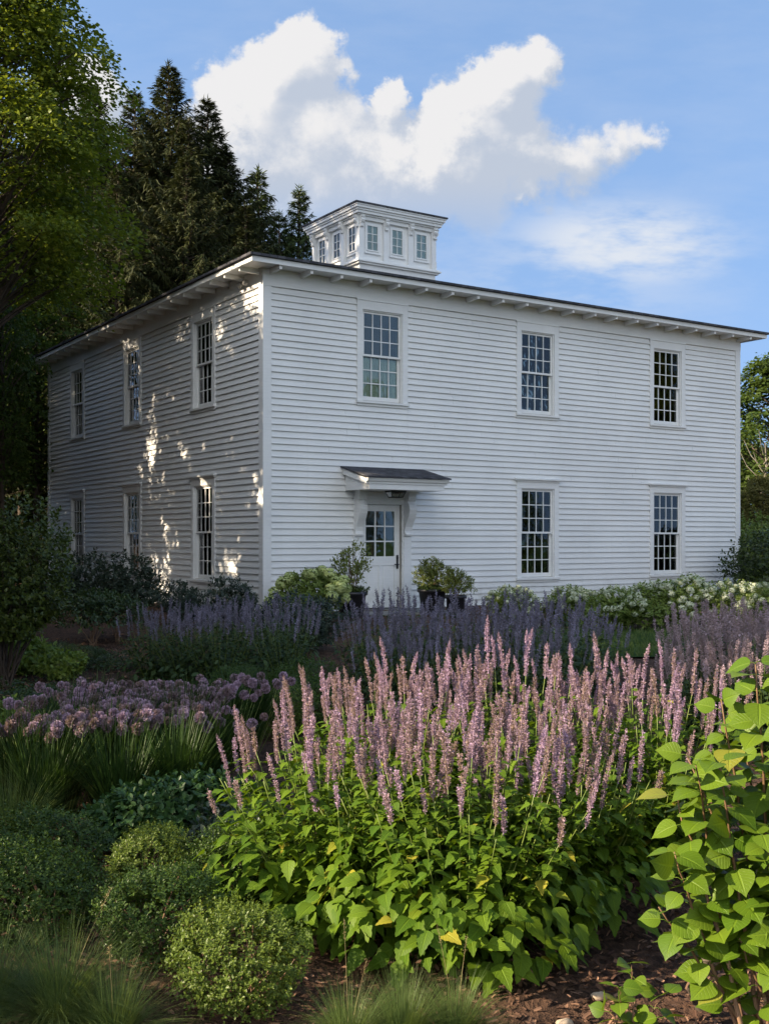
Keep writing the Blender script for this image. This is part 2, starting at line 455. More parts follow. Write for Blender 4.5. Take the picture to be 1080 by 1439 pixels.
M['spike_p'] = leaf_mat('violet_florets', (.14, .125, .155), (.34, .31, .43), .2, .7, .1, big=20, orand=.55)
M['spike_r'] = leaf_mat('dusky_pink_florets', (.26, .19, .185), (.52, .40, .45), .2, .7, .1, big=20, orand=.55)
M['allium'] = leaf_mat('allium_florets', (.17, .12, .12), (.44, .32, .44), .2, .7, .1, big=25, orand=1.1)
M['seed'] = leaf_mat('dry_seed', (.22, .17, .08), (.36, .29, .15), .2, .7, .1)

# ================================================================== THE HOUSE (local x along the front, y along the side)
Rv = np.array([.83676, .54757])
HC = (-2.2777, 21.2, 0.0)
HRZ = math.atan2(Rv[1], Rv[0])
LX, LY = 13.49, 13.63
ZB, ZF, ZS = 0.12, 6.335, 6.66               # siding foot, frieze foot, soffit
house = empty('house', 'large two-storey white clapboard house with a square cupola on its low roof', 'house', HC, HRZ)
ROT = {'R': (0.0, (0, 0, 0)), 'L': (-math.pi / 2, (0, LY, 0))}   # side facade: along = LY - y
SIDE_LEN = {'R': LX, 'L': LY}
WIN_U = {'R': [2.655, 6.765, 10.89], 'L': [LY - 2.73, LY - 6.87, LY - 11.0]}
HW = .48                                       # half opening
UPZ, LOZ = (4.32, 6.13), (0.70, 2.66)
DOOR = (2.13, 3.13, .10, 2.27)


def openings(f):
    o = [(u - HW, u + HW, *UPZ) for u in WIN_U[f]]
    for i, u in enumerate(WIN_U[f]):
        if f == 'R' and i == 0: o.append(DOOR)
        else: o.append((u - HW, u + HW, *LOZ))
    return o


def place(o, f):
    o.rotation_euler = (0, 0, ROT[f][0]); o.location = ROT[f][1]; return o


for f in 'RL':
    n = SIDE_LEN[f]; ops = openings(f)
    # structural wall with real openings
    mb = MB(); us = sorted({0.05, n - .05} | {x for o in ops for x in o[:2]}); zs = sorted({0, ZS - .02} | {x for o in ops for x in o[2:]})
    for a, b in zip(us, us[1:]):
        for c, d in zip(zs, zs[1:]):
            mu, mz = (a + b) / 2, (c + d) / 2
            if any(o[0] < mu < o[1] and o[2] < mz < o[3] for o in ops): continue
            mb.add([(a, 0.001, c), (b, 0.001, c), (b, 0.001, d), (a, 0.001, d)], [(0, 1, 2, 3)])
            mb.add([(a, .2, c), (b, .2, c), (b, .2, d), (a, .2, d)], [(3, 2, 1, 0)])
    for a, b, c, d in ops:
        for e in ([(a, c), (b, c)], [(b, c), (b, d)], [(b, d), (a, d)], [(a, d), (a, c)]):
            (p, q), (r, s_) = e
            mb.add([(p, .001, q), (r, .001, s_), (r, .2, s_), (p, .2, q)], [(0, 1, 2, 3)])
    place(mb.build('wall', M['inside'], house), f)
    # clapboards: every course its own bevelled board, cut at the openings, with butt joints
    mb = MB(); e = .1243; k = 0; g = random.Random(5 if f == 'R' else 9)
    z = ZB
    while z < ZF - .005:
        zt = min(z + e + .012, ZF)
        iv = [(.12, n - .12)]
        for a, b, c, d in ops:
            if c < z + e and d > z + .0:
                nv = []
                for p, q in iv:
                    if b <= p or a >= q: nv.append((p, q)); continue
                    if a > p: nv.append((p, a))
                    if b < q: nv.append((b, q))
                iv = nv
        for p, q in iv:
            cuts = [p]
            x = p + g.uniform(1.2, 4.5)
            while x < q - .9: cuts.append(x); x += g.uniform(2.2, 4.6)
            cuts.append(q)
            for a, b in zip(cuts, cuts[1:]):
                jz = g.uniform(-.0012, .0012); jw = g.uniform(-.0015, .0015)
                mb.prism([(-.041 + jw, z + jz), (-.006, zt), (-.001, zt), (-.001, z + jz)], a + .0014, b - .0014)
        z += e
    place(mb.build('siding', M['paint'], house), f)
    mb = MB(); mb.box((-.05, -.05, ZF + .002), (n + (.05 if f == 'R' else -.002), .0, ZS - .002)); place(mb.build('frieze', M['trim'], house), f)

# back walls, corner boards, floors
mb = MB(); mb.box((.06, LY - .2, 0), (LX - .05, LY, ZS - .02)); mb.box((LX - .2, .06, 0), (LX, LY - .21, ZS - .02)); mb.build('wall', M['paint'], house)
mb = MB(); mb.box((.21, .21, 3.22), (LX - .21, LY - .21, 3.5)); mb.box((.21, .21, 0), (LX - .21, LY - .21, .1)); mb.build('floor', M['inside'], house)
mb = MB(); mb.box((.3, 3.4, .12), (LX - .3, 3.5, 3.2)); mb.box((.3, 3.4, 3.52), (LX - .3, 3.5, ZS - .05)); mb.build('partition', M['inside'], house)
for (a, b) in (((-.045, -.045), (.135, .135)), ((LX - .135, -.045), (LX + .045, .1)), ((-.045, LY - .135), (.1, LY + .045))):
    mb = MB(); mb.box((a[0], a[1], .02), (b[0], b[1], ZF)); mb.build('corner_board', M['trim'], house)
mb = MB(); mb.box((-.03, -.03, -.2), (LX + .02, .2, ZB - .002)); mb.box((-.03, .21, -.2), (.2, LY, ZB - .002)); mb.build('foundation', M['step'], house)

# eaves and roof
OV = .50
mb = MB()
mb.box((-OV, -OV, 6.64), (LX + OV, -OV + .03, 6.735)); mb.box((-OV, -OV + .031, 6.64), (-OV + .03, LY + OV, 6.735))
mb.box((LX + OV - .03, -OV + .031, 6.64), (LX + OV, LY + OV, 6.735)); mb.box((-OV + .031, LY + OV - .03, 6.64), (LX + OV - .031, LY + OV, 6.735))
mb.build('fascia', M['trim'], house)
mb = MB(); mb.box((-OV + .032, -OV + .032, ZS), (LX + OV - .032, LY + OV - .032, 6.70)); mb.build('soffit', M['trim'], house)
tail = MB(); tail.prism([(-OV + .045, ZS - .085), (-OV + .045, ZS - .001), (-.051, ZS - .001), (-.051, ZS - .10)], -.03, .03)
tailm = tail.mesh('rafter_tail', M['trim'])
for k in range(21):
    u = .115 + .666 * k
    if u < LX: inst('rafter_tail', tailm, house, (u, 0, 0))
for k in range(21):
    u = .115 + .666 * k
    if u < LY: inst('rafter_tail', tailm, house, (0, u, 0), (0, 0, -math.pi / 2))
mb = MB()
e0 = .56; zE, zE2 = 6.74, 6.785; pitch = .165
x0, y0, x1, y1 = -e0, -e0, LX + e0, LY + e0
cx_, cy_ = (x0 + x1) / 2, (y0 + y1) / 2; zt = zE2 + pitch * (x1 - x0) / 2
mb.add([(x0, y0, zE), (x1, y0, zE), (x1, y1, zE), (x0, y1, zE), (x0, y0, zE2), (x1, y0, zE2), (x1, y1, zE2), (x0, y1, zE2), (cx_, cy_, zt)],
       [(3, 2, 1, 0), (0, 1, 5, 4), (1, 2, 6, 5), (2, 3, 7, 6), (3, 0, 4, 7)], [(4, 5, 8), (5, 6, 8), (6, 7, 8), (7, 4, 8)])
mb.build('roof', M['shingle'], house)


# ---- windows
def sash(mb, x0, x1, z0, z1, y, nx=4, nz=3, st=.042, bot=None, top=None, mt=.019, th=.034):
    bot = bot or st; top = top or st
    mb.box((x0, y, z0), (x0 + st, y + th, z1)); mb.box((x1 - st, y, z0), (x1, y + th, z1))
    mb.box((x0 + st, y, z0), (x1 - st, y + th, z0 + bot)); mb.box((x0 + st, y, z1 - top), (x1 - st, y + th, z1))
    gx0, gx1, gz0, gz1 = x0 + st, x1 - st, z0 + bot, z1 - top
    for i in range(1, nx):
        c = gx0 + (gx1 - gx0) * i / nx; mb.box((c - mt / 2, y + .004, gz0), (c + mt / 2, y + th - .004, gz1))
    for i in range(1, nz):
        c = gz0 + (gz1 - gz0) * i / nz
        for j in range(nx):
            a = gx0 + (gx1 - gx0) * j / nx + (mt / 2 if j else 0); b = gx0 + (gx1 - gx0) * (j + 1) / nx - (mt / 2 if j < nx - 1 else 0)
            mb.box((a, y + .005, c - mt / 2), (b, y + th - .005, c + mt / 2))
    return gx0, gx1, gz0, gz1


def pane_mesh(g, y):
    mb = MB(); mb.box((g[0] - .004, y, g[2] - .004), (g[1] + .004, y + .005, g[3] + .004)); return mb


def make_window(z0, z1, lower):
    d = {}
    cas = .13; zt = 6.31 if not lower else 2.80
    mb = MB()
    mb.box((-HW - cas, -.048, z0 - .02), (-HW, -.0005, zt)); mb.box((HW, -.048, z0 - .02), (HW + cas, -.0005, zt))
    mb.box((-HW, -.048, z1), (HW, -.0005, zt))
    for s_ in (-1, 1):                           # jamb linings and stops
        a, b = sorted((s_ * (HW - .022), s_ * (HW - .0005))); mb.box((a, -.02, z0), (b, .17, z1))
    mb.box((-HW + .0225, -.02, z1 - .022), (HW - .0225, .17, z1 - .0005))
    d['window'] = mb
    x = HW - .023; mid = (z0 + z1) / 2
    mb = MB(); gu = sash(mb, -x, x, mid - .018, z1 - .023, .012); d['upper_sash'] = mb
    d['pane_u'] = pane_mesh(gu, .026)
    mb = MB(); gl = sash(mb, -x, x, z0 + .002, mid + .017, .060, bot=.085, top=.034); d['lower_sash'] = mb
    d['pane_l'] = pane_mesh(gl, .074)
    mb = MB(); mb.prism([(-.085, z0 - .062), (-.085, z0 - .018), (.06, z0 + .0015), (.06, z0 - .062)], -HW - cas - .02, HW + cas + .02)
    mb.box((-HW - cas, -.046, z0 - .115), (HW + cas, -.001, z0 - .0625))
    d['sill'] = mb
    if lower:
        mb = MB(); mb.box((-HW - cas - .02, -.066, 2.801), (HW + cas + .02, -.0006, 2.842))
        mb.prism([(-.112, 2.8425), (-.112, 2.872), (-.005, 2.892), (-.005, 2.8425)], -HW - cas - .06, HW + cas + .06); d['header_cap'] = mb
    else:
        mb = MB(); mb.box((-HW - cas - .012, -.062, 6.3105), (HW + cas + .012, -.0006, 6.334)); d['header_cap'] = mb
    return {k: v.mesh(k if not k.startswith('pane') else 'pane', M['glass'] if k.startswith('pane') else M['trim']) for k, v in d.items()}


def pleat(x0, x1, z0, z1, y, waves, amp, seed):
    g = np.random.default_rng(seed); n = waves * 8; mb = MB(); xs = np.linspace(x0, x1, n)
    ph = np.cumsum(g.uniform(.5, 1.1, n)) * 2 * np.pi * waves / n / .8
    v = []
    for i, z in enumerate(np.linspace(z0, z1, 6)):
        for j, xx in enumerate(xs): v.append((xx, y + amp * math.sin(ph[j]) * (1.1 - .08 * i), z))
    q = [(i * n + j, i * n + j + 1, (i + 1) * n + j + 1, (i + 1) * n + j) for i in range(5) for j in range(n - 1)]
    mb.add(v, q); return mb.mesh('curtain', M['curtain'], True)


UPW, LOW = make_window(*UPZ, False), make_window(*LOZ, True)
CAFE = [pleat(-.46, .46, 4.3, 5.19, .112, 9, .018, s_) for s_ in (1, 2)]
SIDEC = {True: [pleat(-.47, -.2, .7, 2.6, .17, 4, .02, 3), pleat(.16, .47, .7, 2.6, .17, 4, .02, 4)],
         False: [pleat(-.47, -.2, 4.3, 6.1, .17, 4, .02, 5), pleat(.18, .47, 4.3, 6.1, .17, 4, .02, 6)]}
for f in 'RL':
    for lower in (False, True):
        for i, u in enumerate(WIN_U[f]):
            if f == 'R' and lower and i == 0: continue
            d = LOW if lower else UPW
            if f == 'R': loc, rot = (u, 0, 0), (0, 0, 0)
            else: loc, rot = (0, LY - u, 0), (0, 0, -math.pi / 2)
            w = inst('window', d['window'], house, loc, rot)
            for k in ('upper_sash', 'lower_sash', 'sill', 'header_cap'): inst(k, d[k], w)
            inst('pane', d['pane_u'], w); inst('pane', d['pane_l'], w)
            if f == 'R' and not lower and i < 2: inst('curtain', CAFE[i], w)
            if f == 'L':
                for c in SIDEC[lower]: inst('curtain', c, w)
            if f == 'R' and lower and i == 2:
                inst('curtain', SIDEC[True][1], w)

# ---- door, casing, hood
mb = MB(); mb.box((1.965, -.05, .13), (2.145, -.0005, 2.49)); mb.box((3.165, -.05, .13), (3.345, -.0005, 2.49)); mb.box((2.1455, -.05, 2.262), (3.1645, -.0005, 2.49))
mb.box((2.1455, -.03, .13), (2.17, .12, 2.2615)); mb.box((3.14, -.03, .13), (3.1645, .12, 2.2615)); mb.box((2.1705, -.03, 2.237), (3.1395, .12, 2.2615))
mb.build('door_casing', M['trim'], house)
dx0, dx1, dz0, dz1, dy = 2.176, 3.134, .145, 2.232, .055
gx0, gx1, gz0, gz1 = 2.31, 3.0, 1.185, 2.10
mb = MB()
mb.box((dx0, dy, dz0), (gx0, dy + .045, dz1)); mb.box((gx1, dy, dz0), (dx1, dy + .045, dz1))
mb.box((gx0, dy, gz1), (gx1, dy + .045, dz1)); mb.box((gx0, dy, 1.0), (gx1, dy + .045, gz0)); mb.box((gx0, dy, dz0), (gx1, dy + .045, .36))
mb.box((2.62, dy, .36), (2.69, dy + .045, 1.0))
for a, b in ((gx0, 2.62), (2.69, gx1)):
    mb.box((a, dy + .018, .36), (b, dy + .03, 1.0)); mb.box((a + .035, dy + .010, .40), (b - .035, dy + .0175, .96))
for i in (1, 2):
    c = gx0 + (gx1 - gx0) * i / 3; mb.box((c - .013, dy + .003, gz0), (c + .013, dy + .042, gz1))
    c = gz0 + (gz1 - gz0) * i / 3
    for j in range(3):
        mb.box((gx0 + .23 * j + (.0131 if j else 0), dy + .004, c - .013), (gx0 + .23 * (j + 1) - (.0131 if j < 2 else 0), dy + .041, c + .013))
door = mb.build('door', M['trim'], house)
pane_mesh((gx0, gx1, gz0, gz1), dy + .02).build('pane', M['glass'], door)
mb = MB(); mb.box((3.045, dy - .012, .93), (3.09, dy - .0005, 1.21))
mb.tube([(3.068, dy - .012, 1.02), (3.068, dy - .06, 1.02)], .012, 8); mb.tube([(3.075, dy - .06, 1.02), (2.96, dy - .064, 1.02)], .010, 8)
mb.tube([(3.068, dy - .012, 1.15), (3.068, dy - .03, 1.15)], .016, 8)
mb.build('handle', M['black'], door)
HU0, HU1, HD = 1.775, 3.545, .92
mb = MB()
prof = [(-.0006, 2.495), (-HD, 2.495), (-HD, 2.60), (-.0006, 2.84)]
mb.prism(prof, HU0, HU1)
mb.box((HU0 - .02, -HD - .022, 2.60), (HU1 + .02, -HD - .001, 2.645))
mb.prism([(-HD - .055, 2.6455), (-HD - .085, 2.71), (-HD - .001, 2.71), (-HD - .001, 2.6455)], HU0 - .07, HU1 + .07)
for a, b in ((HU0 - .065, HU0 - .001), (HU1 + .001, HU1 + .065)):
    mb.prism([(-.0006, 2.83), (-HD - .0005, 2.598), (-HD - .0005, 2.69), (-.0006, 2.945)], a, b)
hood = mb.build('door_hood', M['trim'], house)
mb = MB(); mb.prism([(-.0006, 2.948), (-HD - .11, 2.712), (-HD - .11, 2.738), (-.0006, 2.985)], HU0 - .10, HU1 + .10)
mb.build('hood_roof', M['shingle'], hood)
bp = [(0, 1.60), (.055, 1.605), (.06, 1.635), (.035, 1.65), (.03, 1.70), (.045, 1.78), (.085, 1.87), (.135, 1.96), (.17, 2.05), (.185, 2.13), (.175, 2.20),
      (.145, 2.26), (.12, 2.29), (.12, 2.305), (.15, 2.325), (.155, 2.40), (.165, 2.41), (.17, 2.4945), (0, 2.4945)]
bm_ = MB(); bm_.prism([(-.0502 - a * 1.15, b) for a, b in bp][::-1], -.088, .088)
bme = bm_.mesh('bracket', M['trim'])
for u in (2.068, 3.252): inst('bracket', bme, hood, (u, 0, 0))
# flush lantern under the hood: tapered black frame, clear panes, three candle lamps
lx, lyy, lz = 2.66, -.50, 2.494
mb = MB()
tw, bw, h_, dt, db = .175, .125, .13, .10, .07
tp = [(-tw, -dt), (tw, -dt), (tw, dt), (-tw, dt)]; bt = [(-bw, -db), (bw, -db), (bw, db), (-bw, db)]
mb.box((lx - tw - .01, lyy - dt - .01, lz - .022), (lx + tw + .01, lyy + dt + .01, lz - .0005))
for i in range(4):
    a, b = tp[i], bt[i]; a2, b2 = tp[(i + 1) % 4], bt[(i + 1) % 4]
    P3 = lambda p, z: (lx + p[0], lyy + p[1], z)
    mb.tube([P3(a, lz - .02), P3(b, lz - h_)], .008, 6); mb.tube([P3(b, lz - h_), P3(b2, lz - h_)], .010, 6); mb.tube([P3(a, lz - .026), P3(a2, lz - .026)], .009, 6)
lan = mb.build('lantern', M['black'], house)
mb = MB()
for i in range(4):
    a, b = tp[i], bt[i]; a2, b2 = tp[(i + 1) % 4], bt[(i + 1) % 4]
    mb.add([P3(a, lz - .022), P3(a2, lz - .022), P3(b2, lz - h_), P3(b, lz - h_)], [(0, 1, 2, 3)])
mb.build('lantern_glass', M['glass'], lan)
for k in (-1, 0, 1):
    mb = MB(); mb.tube([(lx + k * .05, lyy, lz - .022), (lx + k * .05, lyy, lz - .062)], .013, 8); mb.build('lamp_socket', M['black'], lan)
    mb = MB(); mb.lathe([(.001, -.105), (.010, -.098), (.015, -.085), (.011, -.07), (.008, -.062)], (lx + k * .05, lyy, lz), 10); mb.build('bulb', M['bulb'], lan, True)
# floodlight under the side eave
fx, fy, fz = -.06, .62, 6.50
mb = MB(); mb.lathe([(.0, 0), (.06, 0), (.06, .03), (.0, .03)], (0, 0, 0), 14)
fl = mb.build('floodlight', M['step'], house); fl.location = (-.0505, fy, fz); fl.rotation_euler = (0, -math.pi / 2, 0)
for s_ in (-1, 1):
    mb = MB(); mb.lathe([(.012, -.02), (.018, .0), (.035, .03), (.055, .10), (.05, .105), (.0, .09)], (0, 0, 0), 14)
    o = mb.build('lamp_head', M['step'], fl, True); o.location = (-.01, s_ * .08, .05); o.rotation_euler = (s_ * -.7, -.6, 0)
# stone step at the door
mb = MB(); mb.box((1.7, -1.1, -.05), (3.7, -.052, .10)); mb.build('door_step', M['step'], house)

# ---- cupola
CU, CV, CA = 6.75, 6.70, 1.22
cup = MB()
cup.box((CU - CA + .02, CV - CA + .02, 7.3), (CU + CA - .02, CV + CA - .02, 8.66))
cup.box((CU - CA + .08, CV - CA + .08, 8.66), (CU + CA - .08, CV + CA - .08, 9.92))
cup.box((CU - CA, CV - CA, 9.80), (CU + CA, CV + CA, 9.919))
cupo = cup.build('cupola', M['trim'], house)
mb = MB()
for k, (ex, z0, z1) in enumerate(((.05, 8.655, 8.70), (.10, 8.7005, 8.74), (.06, 8.7405, 8.775))): mb.box((CU - CA - ex, CV - CA - ex, z0), (CU + CA + ex, CV + CA + ex, z1))
mb.build('base_moulding', M['trim'], cupo)
mb = MB()
for ex, z0, z1 in ((.05, 9.895, 9.93), (.11, 9.9305, 10.0), (.14, 10.0005, 10.05), (.18, 10.0505, 10.11), (.20, 10.1105, 10.145)):
    mb.box((CU - CA - ex, CV - CA - ex, z0), (CU + CA + ex, CV + CA + ex, z1))
mb.build('cornice', M['trim'], cupo)
mb = MB(); ex = CA + .23
mb.add([(CU - ex, CV - ex, 10.146), (CU + ex, CV - ex, 10.146), (CU + ex, CV + ex, 10.146), (CU - ex, CV + ex, 10.146),
        (CU - ex, CV - ex, 10.185), (CU + ex, CV - ex, 10.185), (CU + ex, CV + ex, 10.185), (CU - ex, CV + ex, 10.185), (CU, CV, 10.40)],
       [(3, 2, 1, 0), (0, 1, 5, 4), (1, 2, 6, 5), (2, 3, 7, 6), (3, 0, 4, 7)], [(4, 5, 8), (5, 6, 8), (6, 7, 8), (7, 4, 8)])
mb.build('cupola_roof', M['shingle'], cupo)
cw = MB(); g_ = sash(cw, -.185, .185, 9.03, 9.71, -.03, 2, 3, .03, mt=.016, th=.05)
cw.box((-.225, -.022, 8.99), (-.1855, .02, 9.75)); cw.box((.1855, -.022, 8.99), (.225, .02, 9.75)); cw.box((-.185, -.022, 9.7105), (.185, .02, 9.75)); cw.box((-.25, -.05, 8.95), (.25, .02, 8.9895))
cwm = cw.mesh('cupola_window', M['trim']); cpm = pane_mesh(g_, -.01).mesh('pane', M['glass'])
cdark = MB(); cdark.box((-.155, .0, 9.06), (.155, .004, 9.68))  # black sheet standing in for the unlit inside behind each pane
cdm = cdark.mesh('dark_backing', M['black'])
co = [(0, 9.60), (.035, 9.605), (.04, 9.635), (.02, 9.65), (.03, 9.69), (.06, 9.73), (.075, 9.77), (.065, 9.80), (.05, 9.82), (.07, 9.84), (.08, 9.893), (0, 9.893)]
cm_ = MB(); cm_.prism([(-a * 1.4, b) for a, b in co][::-1], -.05, .05); corb = cm_.mesh('corbel', M['trim'])
pl = MB(); pl.box((-.065, -.0, 8.776), (.065, .079, 9.80)); pl.box((-.075, -.012, 8.776), (.075, -.0005, 9.0)); pilm = pl.mesh('pilaster', M['trim'])
for q in range(4):
    R4 = Matrix.Translation((CU, CV, 0)) @ Matrix.Rotation(-q * math.pi / 2, 4, 'Z')
    def put4(name, me, u, w):
        p = R4 @ Vector((u, -w, 0)); return inst(name, me, cupo, p, (0, 0, -q * math.pi / 2))
    for u in (-1.15, -.392, .392, 1.15):
        put4('corbel', corb, u, CA + .001)
        put4('pilaster', pilm, u if abs(u) < 1 else u * 1.0, CA - .001 + (.0 if abs(u) < 1 else .0007 * (q % 2)))
    for u in (-.775, 0, .775):
        put4('cupola_window', cwm, u, CA - .081); put4('pane', cpm, u, CA - .081); put4('dark_backing', cdm, u, CA - .0812)

# ================================================================== GROUND
def sheet(name, pts, z, mat, kind='structure'):
    mb = MB(); mb.poly([(x, y, z) for x, y in pts], [list(range(len(pts)))]); return tag(mb.build(name, mat), kind=kind)


mb = MB()
gxs = np.concatenate([[-600, -200, -80, -40], np.arange(-24, 24.1, .4), [40, 80, 200, 600]])
gys = np.concatenate([[-300, -80, -30], np.arange(-10, 44.1, .4), [60, 100, 250, 900]])
X, Y = np.meshgrid(gxs, gys); g = np.random.default_rng(3)
Z = .02 * np.sin(X * 1.3 + .7 * Y) + .02 * np.sin(Y * 1.7 - X * .6) + g.normal(size=X.shape) * .007 - .01
Z += .1 * np.clip((Y - 16) / 6, 0, 1)
n = len(gxs); i, j = np.meshgrid(np.arange(len(gys) - 1), np.arange(n - 1), indexing='ij')
mb.add(np.stack([X, Y, Z], -1).reshape(-1, 3), np.stack([i * n + j, i * n + j + 1, (i + 1) * n + j + 1, (i + 1) * n + j], -1).reshape(-1, 4))
tag(mb.build('ground', M['mulch'], smooth=True), kind='structure')


def ground_z(x, y):
    return .02 * np.sin(x * 1.3 + .7 * y) + .02 * np.sin(y * 1.7 - x * .6) - .01 + .1 * np.clip((y - 16) / 6, 0, 1)


mb = MB(); xs = np.arange(2.0, 60, .8); ys = np.arange(14.2, 18.6, .4)
X, Y = np.meshgrid(xs, ys); n = len(xs); i, j = np.meshgrid(np.arange(len(ys) - 1), np.arange(n - 1), indexing='ij')
mb.add(np.stack([X, Y, ground_z(X, Y) + .025], -1).reshape(-1, 3), np.stack([i * n + j, i * n + j + 1, (i + 1) * n + j + 1, (i + 1) * n + j], -1).reshape(-1, 4))
xs = np.arange(5.5, 61, 1.5); ys = np.arange(-30, 14.3, 1.5)
X, Y = np.meshgrid(xs, ys); n = len(xs); i, j = np.meshgrid(np.arange(len(ys) - 1), np.arange(n - 1), indexing='ij')
mb.add(np.stack([X, Y, ground_z(X, Y) + .045], -1).reshape(-1, 3), np.stack([i * n + j, i * n + j + 1, (i + 1) * n + j + 1, (i + 1) * n + j], -1).reshape(-1, 4))
mb.add([(61.2, -300, .09), (600, -300, .09), (600, 160, .09), (61.2, 160, .09)], [(0, 1, 2, 3)])
mb.build('lawn', M['lawn'], smooth=True)['kind'] = 'structure'
g = np.random.default_rng(11)
mb = MB(); N = 9000; px = g.uniform(2.2, 8, N); py = g.uniform(14.3, 18.5, N)
d = np.stack([g.normal(size=N) * .4, g.normal(size=N) * .4, np.ones(N)], 1)
mb.leaves(leaf_tmpl([.06, .05, .0], .1, .2), np.stack([px, py, ground_z(px, py) + .02], 1), d, rnd_dirs(g, N), g.uniform(.05, .10, N))
tag(mb.build('lawn_grass', M['grass']), 'short mown grass between the flower beds in front of the house', 'grass', kind='stuff')

# wood chips scattered over the mulch in the near beds
mb = MB(); N = 15000
px = g.uniform(-1.9, 2.0, N); py = 2.9 + 3.6 * g.random(N) ** 1.3
v = g.random(N) < .25
px[v] = g.uniform(-5, -2, v.sum()); py[v] = g.uniform(9, 17, v.sum())
d = rnd_dirs(g, N); d[:, 2] *= .3
upv = np.tile(UP, (N, 1)) + g.normal(size=(N, 3)) * .35
T = leaf_tmpl([.16, .2, .12], .3, .05)
mb.leaves(T, np.stack([px, py, ground_z(px, py) + g.uniform(.0, .018, N)], 1), d, upv, g.uniform(.012, .04, N) * np.where(v, 1.6, 1))
tag(mb.build('mulch_chips', M['chips']), 'loose reddish brown bark chips covering the garden beds', 'mulch', kind='stuff')
for k, (px, py, Yd, s_, lb) in enumerate(((793, 1421, 3.5, .022, 'small pale pebble lying on the mulch by the leafy sucker shoot'), (842, 1386, 3.72, .02, 'flat tan pebble half shaded behind the sucker shoot'))):
    bmh = MB(); a = np.random.default_rng(k + 2)
    th, ph = np.meshgrid(np.linspace(0, np.pi, 8), np.linspace(0, 2 * np.pi, 10, endpoint=False), indexing='ij')
    r = s_ * (1 + .18 * np.sin(2 * ph + k) * np.sin(th) + .1 * np.cos(3 * th + ph))
    P = np.stack([r * np.sin(th) * np.cos(ph) * 1.3, r * np.sin(th) * np.sin(ph), r * np.cos(th) * .75], -1)
    i, j = np.meshgrid(np.arange(7), np.arange(10), indexing='ij')
    bmh.add(P.reshape(-1, 3), np.stack([i * 10 + j, i * 10 + (j + 1) % 10, (i + 1) * 10 + (j + 1) % 10, (i + 1) * 10 + j], -1).reshape(-1, 4)[:, ::-1])
    o = tag(bmh.build('pebble', M['stone'], smooth=True), lb, 'pebble')
    x, y, z = at(px, py, Yd); o.location = (x, Yd, float(ground_z(x, Yd)) + s_ * .6)

# ================================================================== PLANTS
def lumpy(g, k=7, amp=.25):
    D = rnd_dirs(g, k); A = g.uniform(-amp, amp, k)
    return lambda d: 1 + (np.clip(d @ D.T, 0, 1) ** 3 * A).sum(1) * 1.6


def shoots(mb, g, T, pos, axis, length, n, size, spread=.9):
    """n leaves around each shoot axis"""
    N = len(pos); axis = axis / (np.linalg.norm(axis, axis=1, keepdims=True) + 1e-9)
    hx = np.cross(axis, rnd_dirs(g, N)); hx /= np.linalg.norm(hx, axis=1, keepdims=True) + 1e-9; hy = np.cross(axis, hx)
    for k in range(n):
        a = k * 2.4 + g.uniform(0, .6, N)[:, None]
        radial = np.cos(a) * hx + np.sin(a) * hy
        t = (k + .5) / n
        p = pos + axis * (np.broadcast_to(length, (N,))[:, None] * t)
        d = radial * spread + axis * (.35 + .7 * t) + g.normal(size=(N, 3)) * .15
        up = axis * .8 + UP * .6 - radial * .1 + g.normal(size=(N, 3)) * .25
        mb.leaves(T, p, d, up, np.broadcast_to(size, (N,)) * g.uniform(.7, 1.15, N) * (1 - .35 * t))


def bush_mesh(seed, r, n, T, size, mat, nl=6, slen=.06, inner=.55, amp=.25, zmin=.02, spread=.9, upb=.5):
    g = np.random.default_rng(seed); rx, ry, rz = r
    d = rnd_dirs(g, int(n * 1.6)); lp = lumpy(g, 9, amp)
    f = (inner ** 3 + (1 - inner ** 3) * g.random(len(d))) ** (1 / 3) * lp(d)
    p = d * f[:, None] * np.array([[rx, ry, rz / 2]]) + np.array([[0, 0, rz / 2]])
    k = p[:, 2] > zmin; p, d = p[k][:n], d[k][:n]
    mb = MB(); ax = d * np.array([[1, 1, .8]]) + UP * upb + g.normal(size=d.shape) * .35
    shoots(mb, g, T, p, ax, slen * g.uniform(.6, 1.2, len(p)), nl, size, spread)
    return mb.mesh('foliage', mat), p


def stems_mesh(seed, tips, rad0, mat, n=12, base=.06, wig=.1, sides=5, name='stems'):
    g = np.random.default_rng(seed); mb = MB()
    idx = g.choice(len(tips), min(n, len(tips)), replace=False)
    for i in idx:
        t = tips[i]; a = g.uniform(0, 6.28); b0 = np.array([math.cos(a) * base * g.random(), math.sin(a) * base * g.random(), -.02])
        mid = b0 * .6 + t * .4 + np.array([0, 0, .15 * t[2]]) + g.normal(size=3) * wig * np.linalg.norm(t) * .5
        s = np.linspace(0, 1, 7)[:, None]
        P = (1 - s) ** 2 * b0 + 2 * s * (1 - s) * mid + s ** 2 * t
        mb.tube(P, np.linspace(rad0, rad0 * .35, 7), sides)
    return mb.mesh(name, mat, True)


def bush(name, label, cat, loc, meshes, rz=0, sc=1, group=None):
    o = empty(name, label, cat, loc, rz, group); o.scale = sc if hasattr(sc, '__len__') else (sc, sc, sc)
    for nm, me in meshes: inst(nm, me, o)
    return o


def simple_bush(name, label, cat, loc, seed, r, n, T, size, mat, smat='twig', nst=10, srad=.006, group=None, rz=0, **kw):
    me, p = bush_mesh(seed, r, n, T, size, M[mat], **kw)
    up = p[p[:, 2] > r[2] * .45]
    return bush(name, label, cat, loc, [('foliage', me), ('stems', stems_mesh(seed + 1, up, srad, M[smat], nst))], rz, 1, group)


